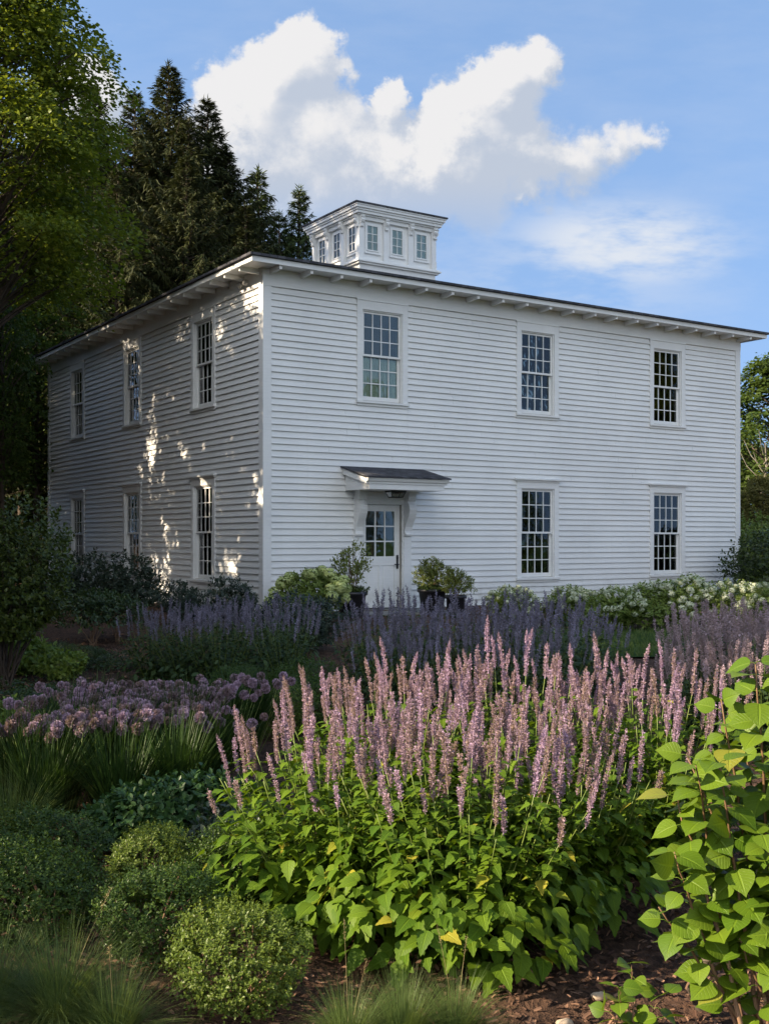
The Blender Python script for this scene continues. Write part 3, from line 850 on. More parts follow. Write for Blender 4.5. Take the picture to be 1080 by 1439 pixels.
def gl(px, py, Yd):
    x = (px - CX) / FPX * Yd; return (x, Yd, float(ground_z(x, Yd)))


# ---- flower spike: whorls of small florets on a stalk
def spike_mesh(seed, mat, L=.2, r=.017, whorls=22, per=8, size=.011):
    g = np.random.default_rng(seed); mb = MB()
    t = np.repeat(np.linspace(0, 1, whorls), per) ** 1.0; N = len(t)
    gap = np.where(g.random(whorls) < .08, 0, 1).repeat(per) > 0
    a = g.uniform(0, 6.283, N)
    prof = np.clip(.78 + .35 * np.sin(t * 2.6), 0, 1) * (1 - np.clip((t - .8) / .2, 0, 1) ** 1.5 * .75)
    rad_ = np.stack([np.cos(a), np.sin(a), np.zeros(N)], 1)
    p = rad_ * (r * .35 * prof)[:, None]; p[:, 2] = t * L + g.normal(size=N) * L * .012
    d = rad_ + UP * g.uniform(.1, .9, N)[:, None] + g.normal(size=(N, 3)) * .25
    bend = g.uniform(-.16, .16) * L; p[:, 0] += bend * t ** 2
    p, d, prof = p[gap], d[gap], prof[gap]; N = len(p)
    mb.leaves(leaf_tmpl([.18, .32, .42, .05], .5, -.1), p, d, np.tile(UP, (N, 1)) + g.normal(size=(N, 3)) * .3, (r * (.85 if per < 9 else .62)) * prof * g.uniform(.7, 1.25, N))
    mb.tube([(0, 0, -.01), (bend * .25, 0, L * .5), (bend * .94, 0, L * .97)], [.0025, .002, .001], 4)
    return mb.mesh('flower_spike', mat)


SPK = [spike_mesh(20 + i, M['spike'], L, .0142, int(L * 150), 11) for i, L in enumerate((.21, .18, .24, .15, .10))]
SPV = [spike_mesh(30 + i, M['spike_p'], L, .017, 16, 6) for i, L in enumerate((.24, .20, .17))]
SPR = [spike_mesh(40 + i, M['spike_r'], L, .018, 16, 6) for i, L in enumerate((.24, .20, .17))]


def hyssop(label, loc, seed, nst, H, spread, lsz, leafmat, spikes, T, skirt=0, group=None, fall=.38, aim=None, nodes=10, zlow=.06, name='hyssop_plant', s_prob=.95, twin=0, edge=.5):
    g = np.random.default_rng(seed)
    root = empty(name, label, 'flowering plant', loc, 0, group)
    lv = MB(); st = MB(); spk = []
    for k in range(nst):
        ph = k * 2.39996 + g.uniform(-.4, .4); q = spread * math.sqrt((k + .5) / nst)
        h = H * (1 - fall * (q / spread) ** 2) * g.uniform(.84, 1.06)
        b0 = np.array([math.cos(ph) * q * .28, math.sin(ph) * q * .28, 0])
        tip = np.array([math.cos(ph) * q, math.sin(ph) * q, h])
        mid = np.array([math.cos(ph) * q * .72, math.sin(ph) * q * .72, h * .52]) + g.normal(size=3) * .015
        s = np.linspace(0, 1, 9)[:, None]
        P = (1 - s) ** 2 * b0 + 2 * s * (1 - s) * mid + s ** 2 * tip
        st.tube(P, np.linspace(.0035, .0018, 9), 4)
        m = g.integers(len(spikes)) if g.random() < .8 else len(spikes) - 1
        if g.random() < (s_prob if q < .72 * spread or not twin else s_prob * edge):
            dv = Vector(P[-1] - P[-2]); dv = dv.normalized() * .55 + Vector((0, 0, 1)) * .7
            spk.append((spikes[m], tip, dv.to_track_quat('Z', 'Y').to_euler(), g.uniform(.85, 1.15)))
            if twin and g.random() < twin:                 # a shorter side spike on its own branchlet
                a2 = g.uniform(0, 6.28); off = np.array([math.cos(a2) * .035, math.sin(a2) * .035, g.uniform(-.07, -.01)])
                st.tube(np.array([tip * (.9, .9, .88), tip * (.95, .95, .92) + off * .7, tip + off]), [.0018, .0016, .0014], 4)
                spk.append((spikes[int(g.integers(1, len(spikes)))], tip + off, dv.to_track_quat('Z', 'Y').to_euler(), g.uniform(.7, .95)))
        tt = np.linspace(zlow, .93, nodes) + g.uniform(-.02, .02, nodes)
        tt = np.clip(tt, .02, .95)[:, None]
        pp = (1 - tt) ** 2 * b0 + 2 * tt * (1 - tt) * mid + tt ** 2 * tip
        for sgn in (0, 1):
            a = np.arange(nodes) * 1.57 + sgn * math.pi + g.uniform(0, .7, nodes) + ph
            d = np.stack([np.cos(a), np.sin(a), g.uniform(-.55, .15, nodes)], 1)
            d[:, :2] += .45 * np.array([math.cos(ph), math.sin(ph)])
            sz = lsz * (1.12 - .60 * tt[:, 0]) * g.uniform(.75, 1.15, nodes)
            lv.leaves(T, pp + d * .012, d, np.tile(UP, (nodes, 1)) + .35 * d * np.array([[1, 1, 0]]) + g.normal(size=(nodes, 3)) * .2, sz, g.uniform(.9, 1.1, nodes))
        # small side shoots near the top
        for t0 in (.62, .74, .84):
            p0 = (1 - t0) ** 2 * b0 + 2 * t0 * (1 - t0) * mid + t0 ** 2 * tip
            a = g.uniform(0, 6.28); d = np.array([[math.cos(a), math.sin(a), .5]])
            for jj in range(4):
                b = a + g.uniform(-1.2, 1.2); dd = np.array([[math.cos(b), math.sin(b), g.uniform(-.3, .4)]])
                lv.leaves(T, p0[None] + d * .02 * (jj + 1), dd, UP + g.normal(size=(1, 3)) * .2, lsz * g.uniform(.22, .42))
    if skirt:
        a = g.uniform(0, 6.283, skirt); z = g.uniform(.03, .55, skirt) * H * .75
        rr = spread * (.80 + .18 * np.sin(z / (H * .6) * 3.0)) * g.uniform(.8, 1.06, skirt)
        p = np.stack([np.cos(a) * rr, np.sin(a) * rr, z + .04], 1)
        b = a + g.uniform(-.9, .9, skirt)
        d = np.stack([np.cos(b), np.sin(b), g.uniform(-.95, .1, skirt)], 1)
        up = np.tile(UP, (skirt, 1)) + np.stack([np.cos(a), np.sin(a), 0 * a], 1) * .9 + g.normal(size=(skirt, 3)) * .2
        lv.leaves(T, p, d, up, lsz * g.uniform(.5, 1.15, skirt) * (1.15 - .5 * z / (H * .6)))
    inst('leaves', lv.mesh('leaves', leafmat, True), root)
    inst('stems', st.mesh('stems', M['stem'], True), root)
    for me, p, r, s_ in spk: inst('flower_spike', me, root, p, r, s_)
    return root


front = [  # label, x, y, seed, stems, height, spread
    ('pink-spired hyssop at the left end of the sunlit clump beside the boxwoods', -.17, 4.45, 1, 64, .92, .54, 330),
    ('pink-spired hyssop with the largest sunlit leaves, front middle of the clump above the grass', .27, 4.15, 2, 66, .95, .52, 400),
    ('pink-spired hyssop at the right front of the clump, its base in deep shade', .68, 4.5, 3, 58, .90, .42, 150),
    ('pink-spired hyssop in the left rear of the sunlit clump, tall spikes before the violet row', .05, 5.15, 4, 70, 1.06, .52, 60),
    ('pink-spired hyssop in the middle rear of the sunlit clump with the tallest spikes', .62, 5.25, 5, 72, 1.08, .54, 60),
    ('pink-spired hyssop at the right rear of the sunlit clump behind the heart-leaved shrub', 1.2, 5.2, 6, 66, 1.04, .52, 60)]
for lb, x, y, sd, ns, H, sp, sk in front:
    hyssop(lb, (x, y, float(ground_z(x, y)) - .01), sd, ns, H - .195, sp, .092, M['hyssop'], SPK, L_MINT, sk, 'pink hyssops of the sunlit front clump', nodes=13, twin=.42, fall=.26, edge=.55 if sk > 100 else .95)

# ---- violet and dusky hyssop rows farther back: four different plants, each repeated
def proto_row(spikes, seeds, H, group, nst=26, sp=.95):
    out = []
    for s_ in seeds:
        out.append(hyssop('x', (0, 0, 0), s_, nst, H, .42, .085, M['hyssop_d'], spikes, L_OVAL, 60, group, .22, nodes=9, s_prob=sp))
    return out


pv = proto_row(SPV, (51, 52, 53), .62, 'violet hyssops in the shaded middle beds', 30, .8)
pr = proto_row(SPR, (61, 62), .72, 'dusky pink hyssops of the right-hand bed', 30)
vrow = [(215, 12.2, .95), (262, 11.9, .92), (310, 11.6, 1.0), (355, 12.3, 1.0), (398, 11.6, .96), (240, 13.0, 1.0), (330, 13.1, 1.05), 
        (290, 12.6, 1), (400, 13.2, 1.05),
        (525, 11.0, 1.0), (552, 10.6, 1.0), (605, 10.4, 1.05), (655, 10.3, 1.08), (705, 10.2, 1.1), (755, 10.3, 1.1), (805, 10.5, 1.03), (845, 12.0, .8),
        (545, 11.8, 1.12), (590, 11.6, 1.14), (650, 11.4, 1.16), (715, 11.3, 1.2), (775, 11.4, 1.18), (800, 12.0, 1.08),
        (545, 9.9, .85), (580, 9.6, .86), (650, 9.4, .88), (720, 9.3, .9), (770, 9.5, .86)]
LEFTV = 'violet-spired hyssop standing in the shaded left row in front of the house corner'
MIDV = 'violet-spired hyssop standing in the dense shaded bed below the front door'
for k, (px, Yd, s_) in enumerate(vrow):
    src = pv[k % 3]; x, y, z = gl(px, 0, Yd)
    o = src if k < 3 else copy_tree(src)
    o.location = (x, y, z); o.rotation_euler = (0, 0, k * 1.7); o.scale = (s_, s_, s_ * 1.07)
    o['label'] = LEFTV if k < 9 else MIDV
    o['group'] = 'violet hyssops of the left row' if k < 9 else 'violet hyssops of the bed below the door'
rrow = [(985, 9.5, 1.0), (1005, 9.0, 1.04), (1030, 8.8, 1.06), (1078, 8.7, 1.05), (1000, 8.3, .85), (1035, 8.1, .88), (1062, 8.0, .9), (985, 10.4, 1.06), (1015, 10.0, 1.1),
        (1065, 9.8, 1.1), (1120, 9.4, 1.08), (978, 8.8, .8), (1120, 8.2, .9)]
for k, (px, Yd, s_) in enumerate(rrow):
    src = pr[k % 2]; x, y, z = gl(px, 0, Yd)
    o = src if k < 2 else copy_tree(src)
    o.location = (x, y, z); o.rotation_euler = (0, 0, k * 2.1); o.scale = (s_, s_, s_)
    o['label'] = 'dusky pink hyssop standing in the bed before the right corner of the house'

# ---- heart-leaved shrub on the right and its sucker shoot
def heart_shrub(root, tips, seed, base_r, leaf, srad, nodes, lower=.25):
    g = np.random.default_rng(seed); lv = MB()
    for k, tip in enumerate(tips):
        tip = np.array(tip); b0 = np.array([g.uniform(-1, 1) * base_r, g.uniform(-1, 1) * base_r, -.03])
        mid = np.array([(b0[0] + tip[0] * .45), (b0[1] + tip[1] * .45), tip[2] * .55]) + g.normal(size=3) * .03 * tip[2]
        s = np.linspace(0, 1, 12)[:, None]; P = (1 - s) ** 2 * b0 + 2 * s * (1 - s) * mid + s ** 2 * tip
        P += g.normal(size=P.shape) * .004
        st = MB(); st.tube(P[:7], np.linspace(srad, srad * .6, 7), 7); st.build('stem', M['twig'], root, True)
        st = MB(); st.tube(P[6:], np.linspace(srad * .6, srad * .25, 6), 6)
        st.build('twig', M['twig_red'], root, True)
        n = max(3, int(nodes * np.linalg.norm(tip - b0)))
        ts = np.linspace(lower, 1.0, n)
        for i, t in enumerate(ts):
            p = (1 - t) ** 2 * b0 + 2 * t * (1 - t) * mid + t ** 2 * tip
            for sg in (0, 1):
                a = i * 1.57 + sg * math.pi + g.uniform(-.5, .5) + k
                out = np.array([math.cos(a), math.sin(a), g.uniform(-.1, .5)])
                pet = p + out * leaf * g.uniform(.2, .4) * (1.2 - .5 * t)
                lv.tube(np.array([p, (p + pet) / 2 + np.array([0, 0, .004]), pet]), .0011, 4)
                d = np.array([[out[0], out[1], g.uniform(-.75, .25) if t < .9 else g.uniform(-.3, .5)]])
                sz = leaf * g.uniform(.75, 1.25) * (1.05 - .25 * t)
                up = UP + (.5 + .6 * g.random()) * out[None] * np.array([[1, 1, 0]]) + np.array([[-.25, -.35, 0]]) + g.normal(size=(1, 3)) * .35
                lv.leaves(L_HEART, pet[None], d, up, sz)
    inst('leaves', lv.mesh('leaves', M['heart'], True), root)


hs = empty('heart_leaved_shrub', 'sunlit shrub with big yellow-green heart-shaped leaves and tan stems at the right edge', 'shrub', (1.13, 3.32, float(ground_z(1.13, 3.32))))
heart_shrub(hs, [(-.12, .05, 1.06), (-.04, -.02, 1.18), (-.17, -.1, .9), (.04, -.16, 1.0), (-.3, -.1, .64), (-.08, -.2, .72), (.15, -.18, .86), (.2, .1, 1.2), (-.27, .0, .78), (-.33, -.05, .46), (.12, -.1, 1.02), (.25, .05, 1.08),
                 (.16, -.2, .6), (-.02, .18, .95), (.1, .1, 1.15), (.3, -.1, .75), (-.12, -.12, .40), (-.2, .1, .88), (-.24, -.12, .9)], 5, .07, .092, .0088, 15, .38)
ss = empty('sucker_shoot', 'low leafy sucker shoot with heart-shaped leaves sprouting from the mulch left of the big shrub', 'shoot', (.75, 3.46, float(ground_z(.75, 3.46))))
heart_shrub(ss, [(-.03, -.03, .16), (.12, .0, .13), (.02, .06, .20), (.09, -.06, .08), (-.06, .02, .10)], 8, .02, .065, .004, 20, .35)
mb = MB(); mb.tube([(.78, 3.42, .015), (.95, 3.30, .02), (1.08, 3.26, .03), (1.2, 3.18, .02)], [.006, .008, .009, .008], 7)
tag(mb.build('fallen_stick', M['twig'], smooth=True), 'thin bare brown stick lying on the mulch under the heart-leaved shrub', 'stick')
mb = MB(); P = np.array([(1.02, 3.62, -.01), (.985, 3.60, .06), (.995, 3.585, .13), (1.06, 3.56, .20), (1.13, 3.52, .28)])
mb.tube(P, [.017, .015, .014, .012, .008], 8); tag(mb.build('dead_stub', M['bark'], smooth=True), 'dark bent dead stem rising behind the tan stems of the shrub', 'dead stem')

# ---- boxwoods
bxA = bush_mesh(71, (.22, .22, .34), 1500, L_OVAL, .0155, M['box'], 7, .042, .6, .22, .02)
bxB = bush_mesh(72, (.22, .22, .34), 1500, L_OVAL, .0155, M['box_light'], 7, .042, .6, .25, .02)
stA = stems_mesh(73, bxA[1][bxA[1][:, 2] > .15], .004, M['twig'], 14)
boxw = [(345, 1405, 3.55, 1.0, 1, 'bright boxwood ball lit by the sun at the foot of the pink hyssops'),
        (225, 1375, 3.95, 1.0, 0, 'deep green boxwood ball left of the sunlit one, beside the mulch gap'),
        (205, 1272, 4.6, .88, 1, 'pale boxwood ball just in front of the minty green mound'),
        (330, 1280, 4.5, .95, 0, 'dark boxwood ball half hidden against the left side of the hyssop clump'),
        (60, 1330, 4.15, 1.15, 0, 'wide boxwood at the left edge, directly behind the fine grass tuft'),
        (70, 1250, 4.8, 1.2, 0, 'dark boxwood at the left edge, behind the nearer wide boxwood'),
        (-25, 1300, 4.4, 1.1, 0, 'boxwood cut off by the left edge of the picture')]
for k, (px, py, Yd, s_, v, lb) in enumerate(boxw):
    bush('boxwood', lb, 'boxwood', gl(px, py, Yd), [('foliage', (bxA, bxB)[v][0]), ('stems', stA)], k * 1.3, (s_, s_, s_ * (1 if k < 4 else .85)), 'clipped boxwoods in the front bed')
for k, (px, Yd, s_, v, lb) in enumerate(((392, 8.6, 1.25, 1, 'bright green boxwood just right of the allium heads'), (420, 9.6, 1.5, 0, 'rounded boxwood in shade behind the bright one, right of the alliums'),
                                         (455, 9.0, 1.2, 0, 'small dark boxwood between the alliums and the violet row'), (335, 10.2, 1.2, 0, 'low green boxwood peeping over the back of the allium heads'))):
    bush('boxwood', lb, 'boxwood', gl(px, 0, Yd), [('foliage', (bxA, bxB)[v][0]), ('stems', stA)], k * 2.1 + 1, s_, 'boxwoods behind the alliums')

# ---- minty mound
simple_bush('mint_mound', 'low bushy mound of minty green oval leaves above the pale boxwood', 'perennial', gl(235, 1205, 5.35), 81, (.36, .28, .36), 700, L_OVAL, .055, 'sage', 'stem', 14, .003, nl=7, slen=.09, inner=.5, amp=.3)
simple_bush('sage_plant', 'grey-green broad leaved sage low in the gap left of the hyssops', 'perennial', gl(320, 1195, 5.1), 83, (.18, .18, .26), 220, L_OVAL, .06, 'shrub_b', 'stem', 8, .003, nl=6, slen=.06, inner=.4)

# ---- grass tufts
def tuft_mesh(seed, n, L, w, lean=.9, T=None, curve=.9):
    g = np.random.default_rng(seed); mb = MB()
    a = g.uniform(0, 6.283, n); ln = L * g.uniform(.55, 1.1, n); lean_ = lean * g.random(n) ** .7
    k = 7; t = np.linspace(0, 1, k)
    base = np.stack([np.cos(a), np.sin(a)], 1) * (.07 * np.sqrt(g.random(n)))[:, None]
    hdir = np.stack([np.cos(a + g.normal(size=n) * .5), np.sin(a + g.normal(size=n) * .5)], 1)
    th0 = lean_ * .45; th1 = lean_ * (1 + curve) + g.normal(size=n) * .15
    ang = th0[:, None] + (th1 - th0)[:, None] * t[None]
    dx = np.sin(ang) * (ln / (k - 1))[:, None]; dz = np.cos(ang) * (ln / (k - 1))[:, None]
    cx = np.cumsum(dx, 1) - dx[:, :1]; cz = np.cumsum(dz, 1) - dz[:, :1]
    P = np.stack([base[:, 0:1] + hdir[:, 0:1] * cx, base[:, 1:2] + hdir[:, 1:2] * cx, cz], -1)
    side = np.stack([-hdir[:, 1], hdir[:, 0], 0 * a], 1); wv = w * (1 - t ** 2 * .92)
    V0 = P - side[:, None] * wv[None, :, None]; V1 = P + side[:, None] * wv[None, :, None]
    v = np.stack([V0, V1], 2).reshape(-1, 3)
    i = np.arange(n)[:, None] * 2 * k + np.arange(k - 1)[None] * 2
    mb.add(v, np.stack([i, i + 1, i + 3, i + 2], -1).reshape(-1, 4))
    return mb.mesh('blades', M['grass'] if T is None else T)


def seed_stalk(seed, L, lean, az, parent):
    g = np.random.default_rng(seed); mb = MB(); s = np.linspace(0, 1, 9)[:, None]
    d = np.array([math.cos(az), math.sin(az), 0]); P = d * (lean * s ** 1.4) + np.array([0, 0, 1.]) * (L * s)
    mb.tube(P, np.linspace(.0018, .0007, 9), 4)
    n = 46; t = g.uniform(.84, 1.0, n)[:, None]; p = d * (lean * t ** 1.4) + np.array([0, 0, 1.]) * (L * t)
    dd = rnd_dirs(g, n) + UP * .6
    mb.leaves(L_NARROW, p + dd * g.uniform(.0, .012, n)[:, None], dd, rnd_dirs(g, n), .009)
    mb.build('seed_stalk', M['seed'], parent)


tu = [tuft_mesh(90, 1700, .50, .0012, 1.15), tuft_mesh(91, 1300, .44, .0012, 1.15)]
for k, (px, Yd, s_, v, lb) in enumerate(((85, 3.42, .70, 0, 'big arching fine grass tuft at the bottom left corner'), (-10, 3.5, .7, 1, 'fine grass tuft cut off at the bottom left edge'),
                                         (160, 3.3, .6, 1, 'smaller grass tuft leaning over the mulch right of the corner tuft'),
                                         (565, 3.32, .5, 0, 'low fine grass tuft in the sun below the middle hyssop'), (490, 3.28, .5, 1, 'low fine grass tuft right of the sunlit boxwood'),
                                         (640, 3.36, .5, 1, 'low fine grass tuft at the right end of the grass below the hyssops'),
                                         (15, 5.3, .9, 0, 'shaded fine grass tuft at the left edge behind the dark boxwoods'))):
    o = bush('grass_tuft', lb, 'ornamental grass', gl(px, 0, Yd), [('blades', tu[v])], k * 1.9, s_, 'fine grass tufts')
    if k in (0, 2):
        seed_stalk(100 + k, .58, .22, .45 + k * .3, o)
    if k in (4, 5): seed_stalk(130 + k, .75, .14, .5, o); seed_stalk(140 + k, .6, -.16, 1.0, o)

# ---- alliums
def head_mesh(seed, r=.033, n=170):
    g = np.random.default_rng(seed); mb = MB(); d = rnd_dirs(g, n)
    mb.leaves(leaf_tmpl([.2, .5, .4, .06], .5, .1), d * r * .66, d + g.normal(size=d.shape) * .35, rnd_dirs(g, n), r * .40 * g.uniform(.8, 1.15, n))
    mb.leaves(L_NARROW, d * .002, d, rnd_dirs(g, n), r * .7)
    return mb.mesh('flower_head', M['allium'])


HEADS = [head_mesh(150 + i) for i in range(3)]
strap = [tuft_mesh(160, 380, .64, .0058, .5, M['strap'], .7), tuft_mesh(161, 360, .60, .0058, .55, M['strap'], .8)]
alp = [(20, 6.1, .96, 12, 'allium clump at the far left end of the round lilac heads'), (85, 6.15, 1.0, 18, 'allium clump second from the left, its heads low over dark strap leaves'),
       (150, 6.25, 1.02, 18, 'allium clump at the front left of the lilac heads, above the mint mound'), (215, 6.5, 1.0, 18, 'allium clump at the front middle of the lilac heads'),
       (130, 7.2, 1.02, 16, 'allium clump at the rear left, where the first pale heads stand'), (190, 7.35, 1.0, 16, 'allium clump in the rear middle of the lilac heads'),
       (258, 7.15, 1.0, 17, 'allium clump right of the middle of the lilac heads'), (300, 7.5, 1.0, 16, 'allium clump with pinkest heads near the right end'),
       (345, 7.9, 1.0, 12, 'allium clump at the right end of the lilac heads by the boxwood'), (290, 6.6, .9, 8, 'allium clump at the front right with few heads over dark strap leaves'),
       (95, 6.75, 1.0, 14, 'allium clump at the left in the middle depth of the lilac heads'), (170, 6.85, 1.0, 15, 'allium clump at the very centre of the lilac heads'), (240, 6.8, .97, 13, 'allium clump right of centre in the middle depth of the lilac heads')]
for k, (px, Yd, s_, nh, lb) in enumerate(alp):
    g = np.random.default_rng(170 + k); x, y, z = gl(px, 0, Yd)
    o = bush('allium', lb, 'allium', (x, y, z), [('leaves', strap[k % 2])], 0, 1, 'alliums with round lilac heads')
    st = MB()
    nh = int(nh * 1.9)
    for j in range(nh):
        a = j * 2.4 + g.uniform(-.4, .4); q = .31 * math.sqrt((j + .5) / nh)
        h = (.52 + g.uniform(-.045, .03)) * s_
        tip = np.array([math.cos(a) * q * 1.15, math.sin(a) * q, h])
        st.tube(np.array([tip * (.3, .3, 0), tip * (.75, .75, .55), tip]), [.003, .0026, .002], 5)
        inst('flower_head', HEADS[j % 3], o, tip, (g.uniform(-.3, .3), g.uniform(-.3, .3), g.uniform(0, 6)), g.uniform(.72, 1.15))
    inst('scapes', st.mesh('scapes', M['stem'], True), o)
for k, (px, Yd, s_) in enumerate(((60, 5.75, .9), (170, 5.8, .95), (245, 6.0, .95))):
    o = bush('strap_leaf_clump', ('dark strap leaved clump without flowers at the left, behind the grass', 'dark strap leaved clump without flowers behind the mint mound', 'dark strap leaved clump without flowers left of the hyssop spikes')[k],
             'perennial', gl(px, 0, Yd), [('leaves', strap[k % 2])], k * 2., s_, 'dark strap leaved clumps')

# ---- shrubs round the house
simple_bush('dark_shrub', 'tall dark glossy many-stemmed shrub at the left edge before the trees', 'shrub', gl(8, 0, 11.6), 201, (.62, .6, 1.75), 2100, L_OVAL, .066, 'shrub_y', 'bark', 30, .014,
            nl=7, slen=.15, inner=.2, amp=.42, zmin=.5, upb=.9)
sd = bush_mesh(205, (.75, .65, 1.25), 620, L_OVAL, .11, M['shrub_b'], 6, .14, .35, .35, .15)
sds = stems_mesh(206, sd[1][sd[1][:, 2] > .7], .011, M['bark'], 14)
sl_ = bush_mesh(207, (.5, .5, .95), 420, L_SIMPLE, .07, M['shrub_d'], 6, .14, .3, .4, .3)
sls = stems_mesh(208, sl_[1][sl_[1][:, 2] > .5], .009, M['twig'], 10)
for k, (px, Yd, s_, v, lb) in enumerate(((108, 22.2, .82, 0, 'dark rounded shrub against the side wall below the farthest ground floor window'),
                                         (182, 21.2, .80, 0, 'dark open shrub against the side wall below the middle ground floor window'),
                                         (258, 19.3, .55, 0, 'low dark shrub against the side wall left of the nearest window'),
                                         (328, 18.8, .60, 0, 'dark pointed shrub by the house corner behind the violet row'),
                                         (400, 14.6, .56, 0, 'grey-green bushy shrub behind the violet row, left of the left planter'),
                                         (440, 15.2, .52, 0, 'grey-green shrub just in front of the left planter'),
                                         (130, 16.3, 1.0, 1, 'thin pale sapling shrub on the mulch below the dark wall shrubs'),
                                         (165, 16.8, .9, 1, 'second thin sapling shrub on the mulch, close to the violet row'))):
    m_ = [('foliage', (sd, sl_)[v][0]), ('stems', (sds, sls)[v])]
    bush('wall_shrub' if v == 0 else 'sapling', lb, 'shrub' if v == 0 else 'sapling', gl(px, 0, Yd), m_, k * 1.1, s_, 'shrubs along the house')
lm = bush_mesh(211, (.3, .26, .3), 260, L_OVAL, .075, M['lime'], 6, .08, .3, .3)
lms = stems_mesh(212, lm[1], .004, M['stem'], 8)
for k, (px, Yd, s_, lb) in enumerate(((85, 12.4, .9, 'bright lime leaved plant on the mulch right of the dark shrub'), (28, 12.9, 1.2, 'lime leaved plant glimpsed between the stems of the dark shrub'), (12, 8.6, .8, 'lime leaved plant at the left edge beside the alliums'))):
    bush('lime_plant', lb, 'perennial', gl(px, 0, Yd), [('foliage', lm[0]), ('stems', lms)], k * 2., s_, 'lime leaved plants')
lg = bush_mesh(215, (.45, .38, .3), 700, L_OVAL, .04, M['shrub_d'], 6, .07, .4, .35)
lgs = stems_mesh(216, lg[1], .004, M['stem'], 8)
for k, (px, Yd, s_, lb) in enumerate(((85, 9.6, .95, 'low green mound behind the left alliums'), (40, 9.4, 1.1, 'low green mound at the foot of the dark shrub'),
                                      (75, 14.6, .7, 'low dark mound farther up the mulch slope'), (150, 13.4, .7, 'small greyish mound in the middle of the mulch slope'),
                                      (120, 14.2, .65, 'small dull mound high on the mulch slope'))):
    bush('green_mound', lb, 'ground cover', gl(px, 0, Yd), [('foliage', lg[0]), ('stems', lgs)], k * 2.3, (s_, s_, s_ * .8), 'low green mounds on the mulch')

# ---- hydrangeas
def panicle_mesh(seed, mat, r=.075, n=110, tall=1.25):
    g = np.random.default_rng(seed); mb = MB(); d = rnd_dirs(g, n)
    p = d * r * g.uniform(.75, 1.0, n)[:, None] * np.array([[1, 1, tall]])
    mb.leaves(leaf_tmpl([.2, .5, .3], .2, .1), p, np.cross(d, rnd_dirs(g, n)), d, r * .42)
    return mb.mesh('flower_head', mat)


PW = [panicle_mesh(220 + i, M['hyd_white'], .058, 80) for i in range(2)]; PL = [panicle_mesh(225 + i, M['hyd_lime'], .10, 150) for i in range(2)]
hy = bush_mesh(230, (.66, .58, 1.0), 820, L_OVAL, .08, M['hyd_leaf'], 6, .14, .35, .3, .12)
hys = stems_mesh(231, hy[1][hy[1][:, 2] > .5], .007, M['twig'], 12)


def hydrangea(label, loc, s_, nh, heads, seed, group, me=None, hs_=1.0):
    o = bush('hydrangea', label, 'hydrangea', loc, [('foliage', (me or hy)[0]), ('stems', hys)], seed * 1.3, s_, group)
    g = np.random.default_rng(seed); P = (me or hy)[1]; rr = np.linalg.norm((P - [[0, 0, .48]]) / [[.62, .55, .48]], axis=1)
    idx = np.where((rr > .85) & (P[:, 2] > .3))[0]; idx = g.choice(idx, min(nh, len(idx)), replace=False)
    for i in idx:
        c = P[i] + (P[i] - np.array([0, 0, .4])) * .13
        inst('flower_head', heads[i % 2], o, c, (g.uniform(-.5, .5), g.uniform(-.5, .5), 0), g.uniform(.6, 1.15) * hs_)
    return o


for k, (px, Yd, s_, lb) in enumerate(((720, 20.0, .72, 'white hydrangea mostly hidden behind the violet bed under the middle window'), (800, 19.6, .76, 'white hydrangea showing just above the violet bed right of the middle window'),
                                      (862, 18.6, .82, 'white hydrangea at the left of the white hedge, beside the strip of lawn'), (918, 18.9, .88, 'white hydrangea below the right ground floor window'),
                                      (972, 18.9, .98, 'tallest white hydrangea, right of the right ground floor window'), (1030, 18.5, .88, 'white hydrangea in front of the right corner of the house'),
                                      (1085, 18.0, .88, 'white hydrangea at the right edge of the picture'))):
    hydrangea(lb, gl(px, 0, Yd), (s_ * 1.1, s_ * 1.1, s_ * .84), 75, PW, k + 3, 'white hydrangeas along the front wall')
def house_pt(u, w, z=0):
    x = HC[0] + Rv[0] * u + Rv[1] * w; y = HC[1] + Rv[1] * u - Rv[0] * w
    return (x, y, z)


xh, yh, _ = gl(438, 0, 19.6)
hydrangea('hydrangea with lime green flower heads beside the left planter at the door', (xh, yh, .1), (1.2, 1.0, .85), 30, PL, 20, None, hs_=1.15)
# ---- planters beside the door
def pot_mesh(r0, r1, h, sides=28):
    mb = MB(); mb.lathe([(.001, 0), (r0, 0), (r0 + .01, .02), (r1 - .02, h - .07), (r1 + .012, h - .06), (r1 + .015, h), (r1 - .02, h), (r1 - .03, h - .035), (.001, h - .035)], sides=sides)
    return mb.mesh('pot', M['pot'], True)


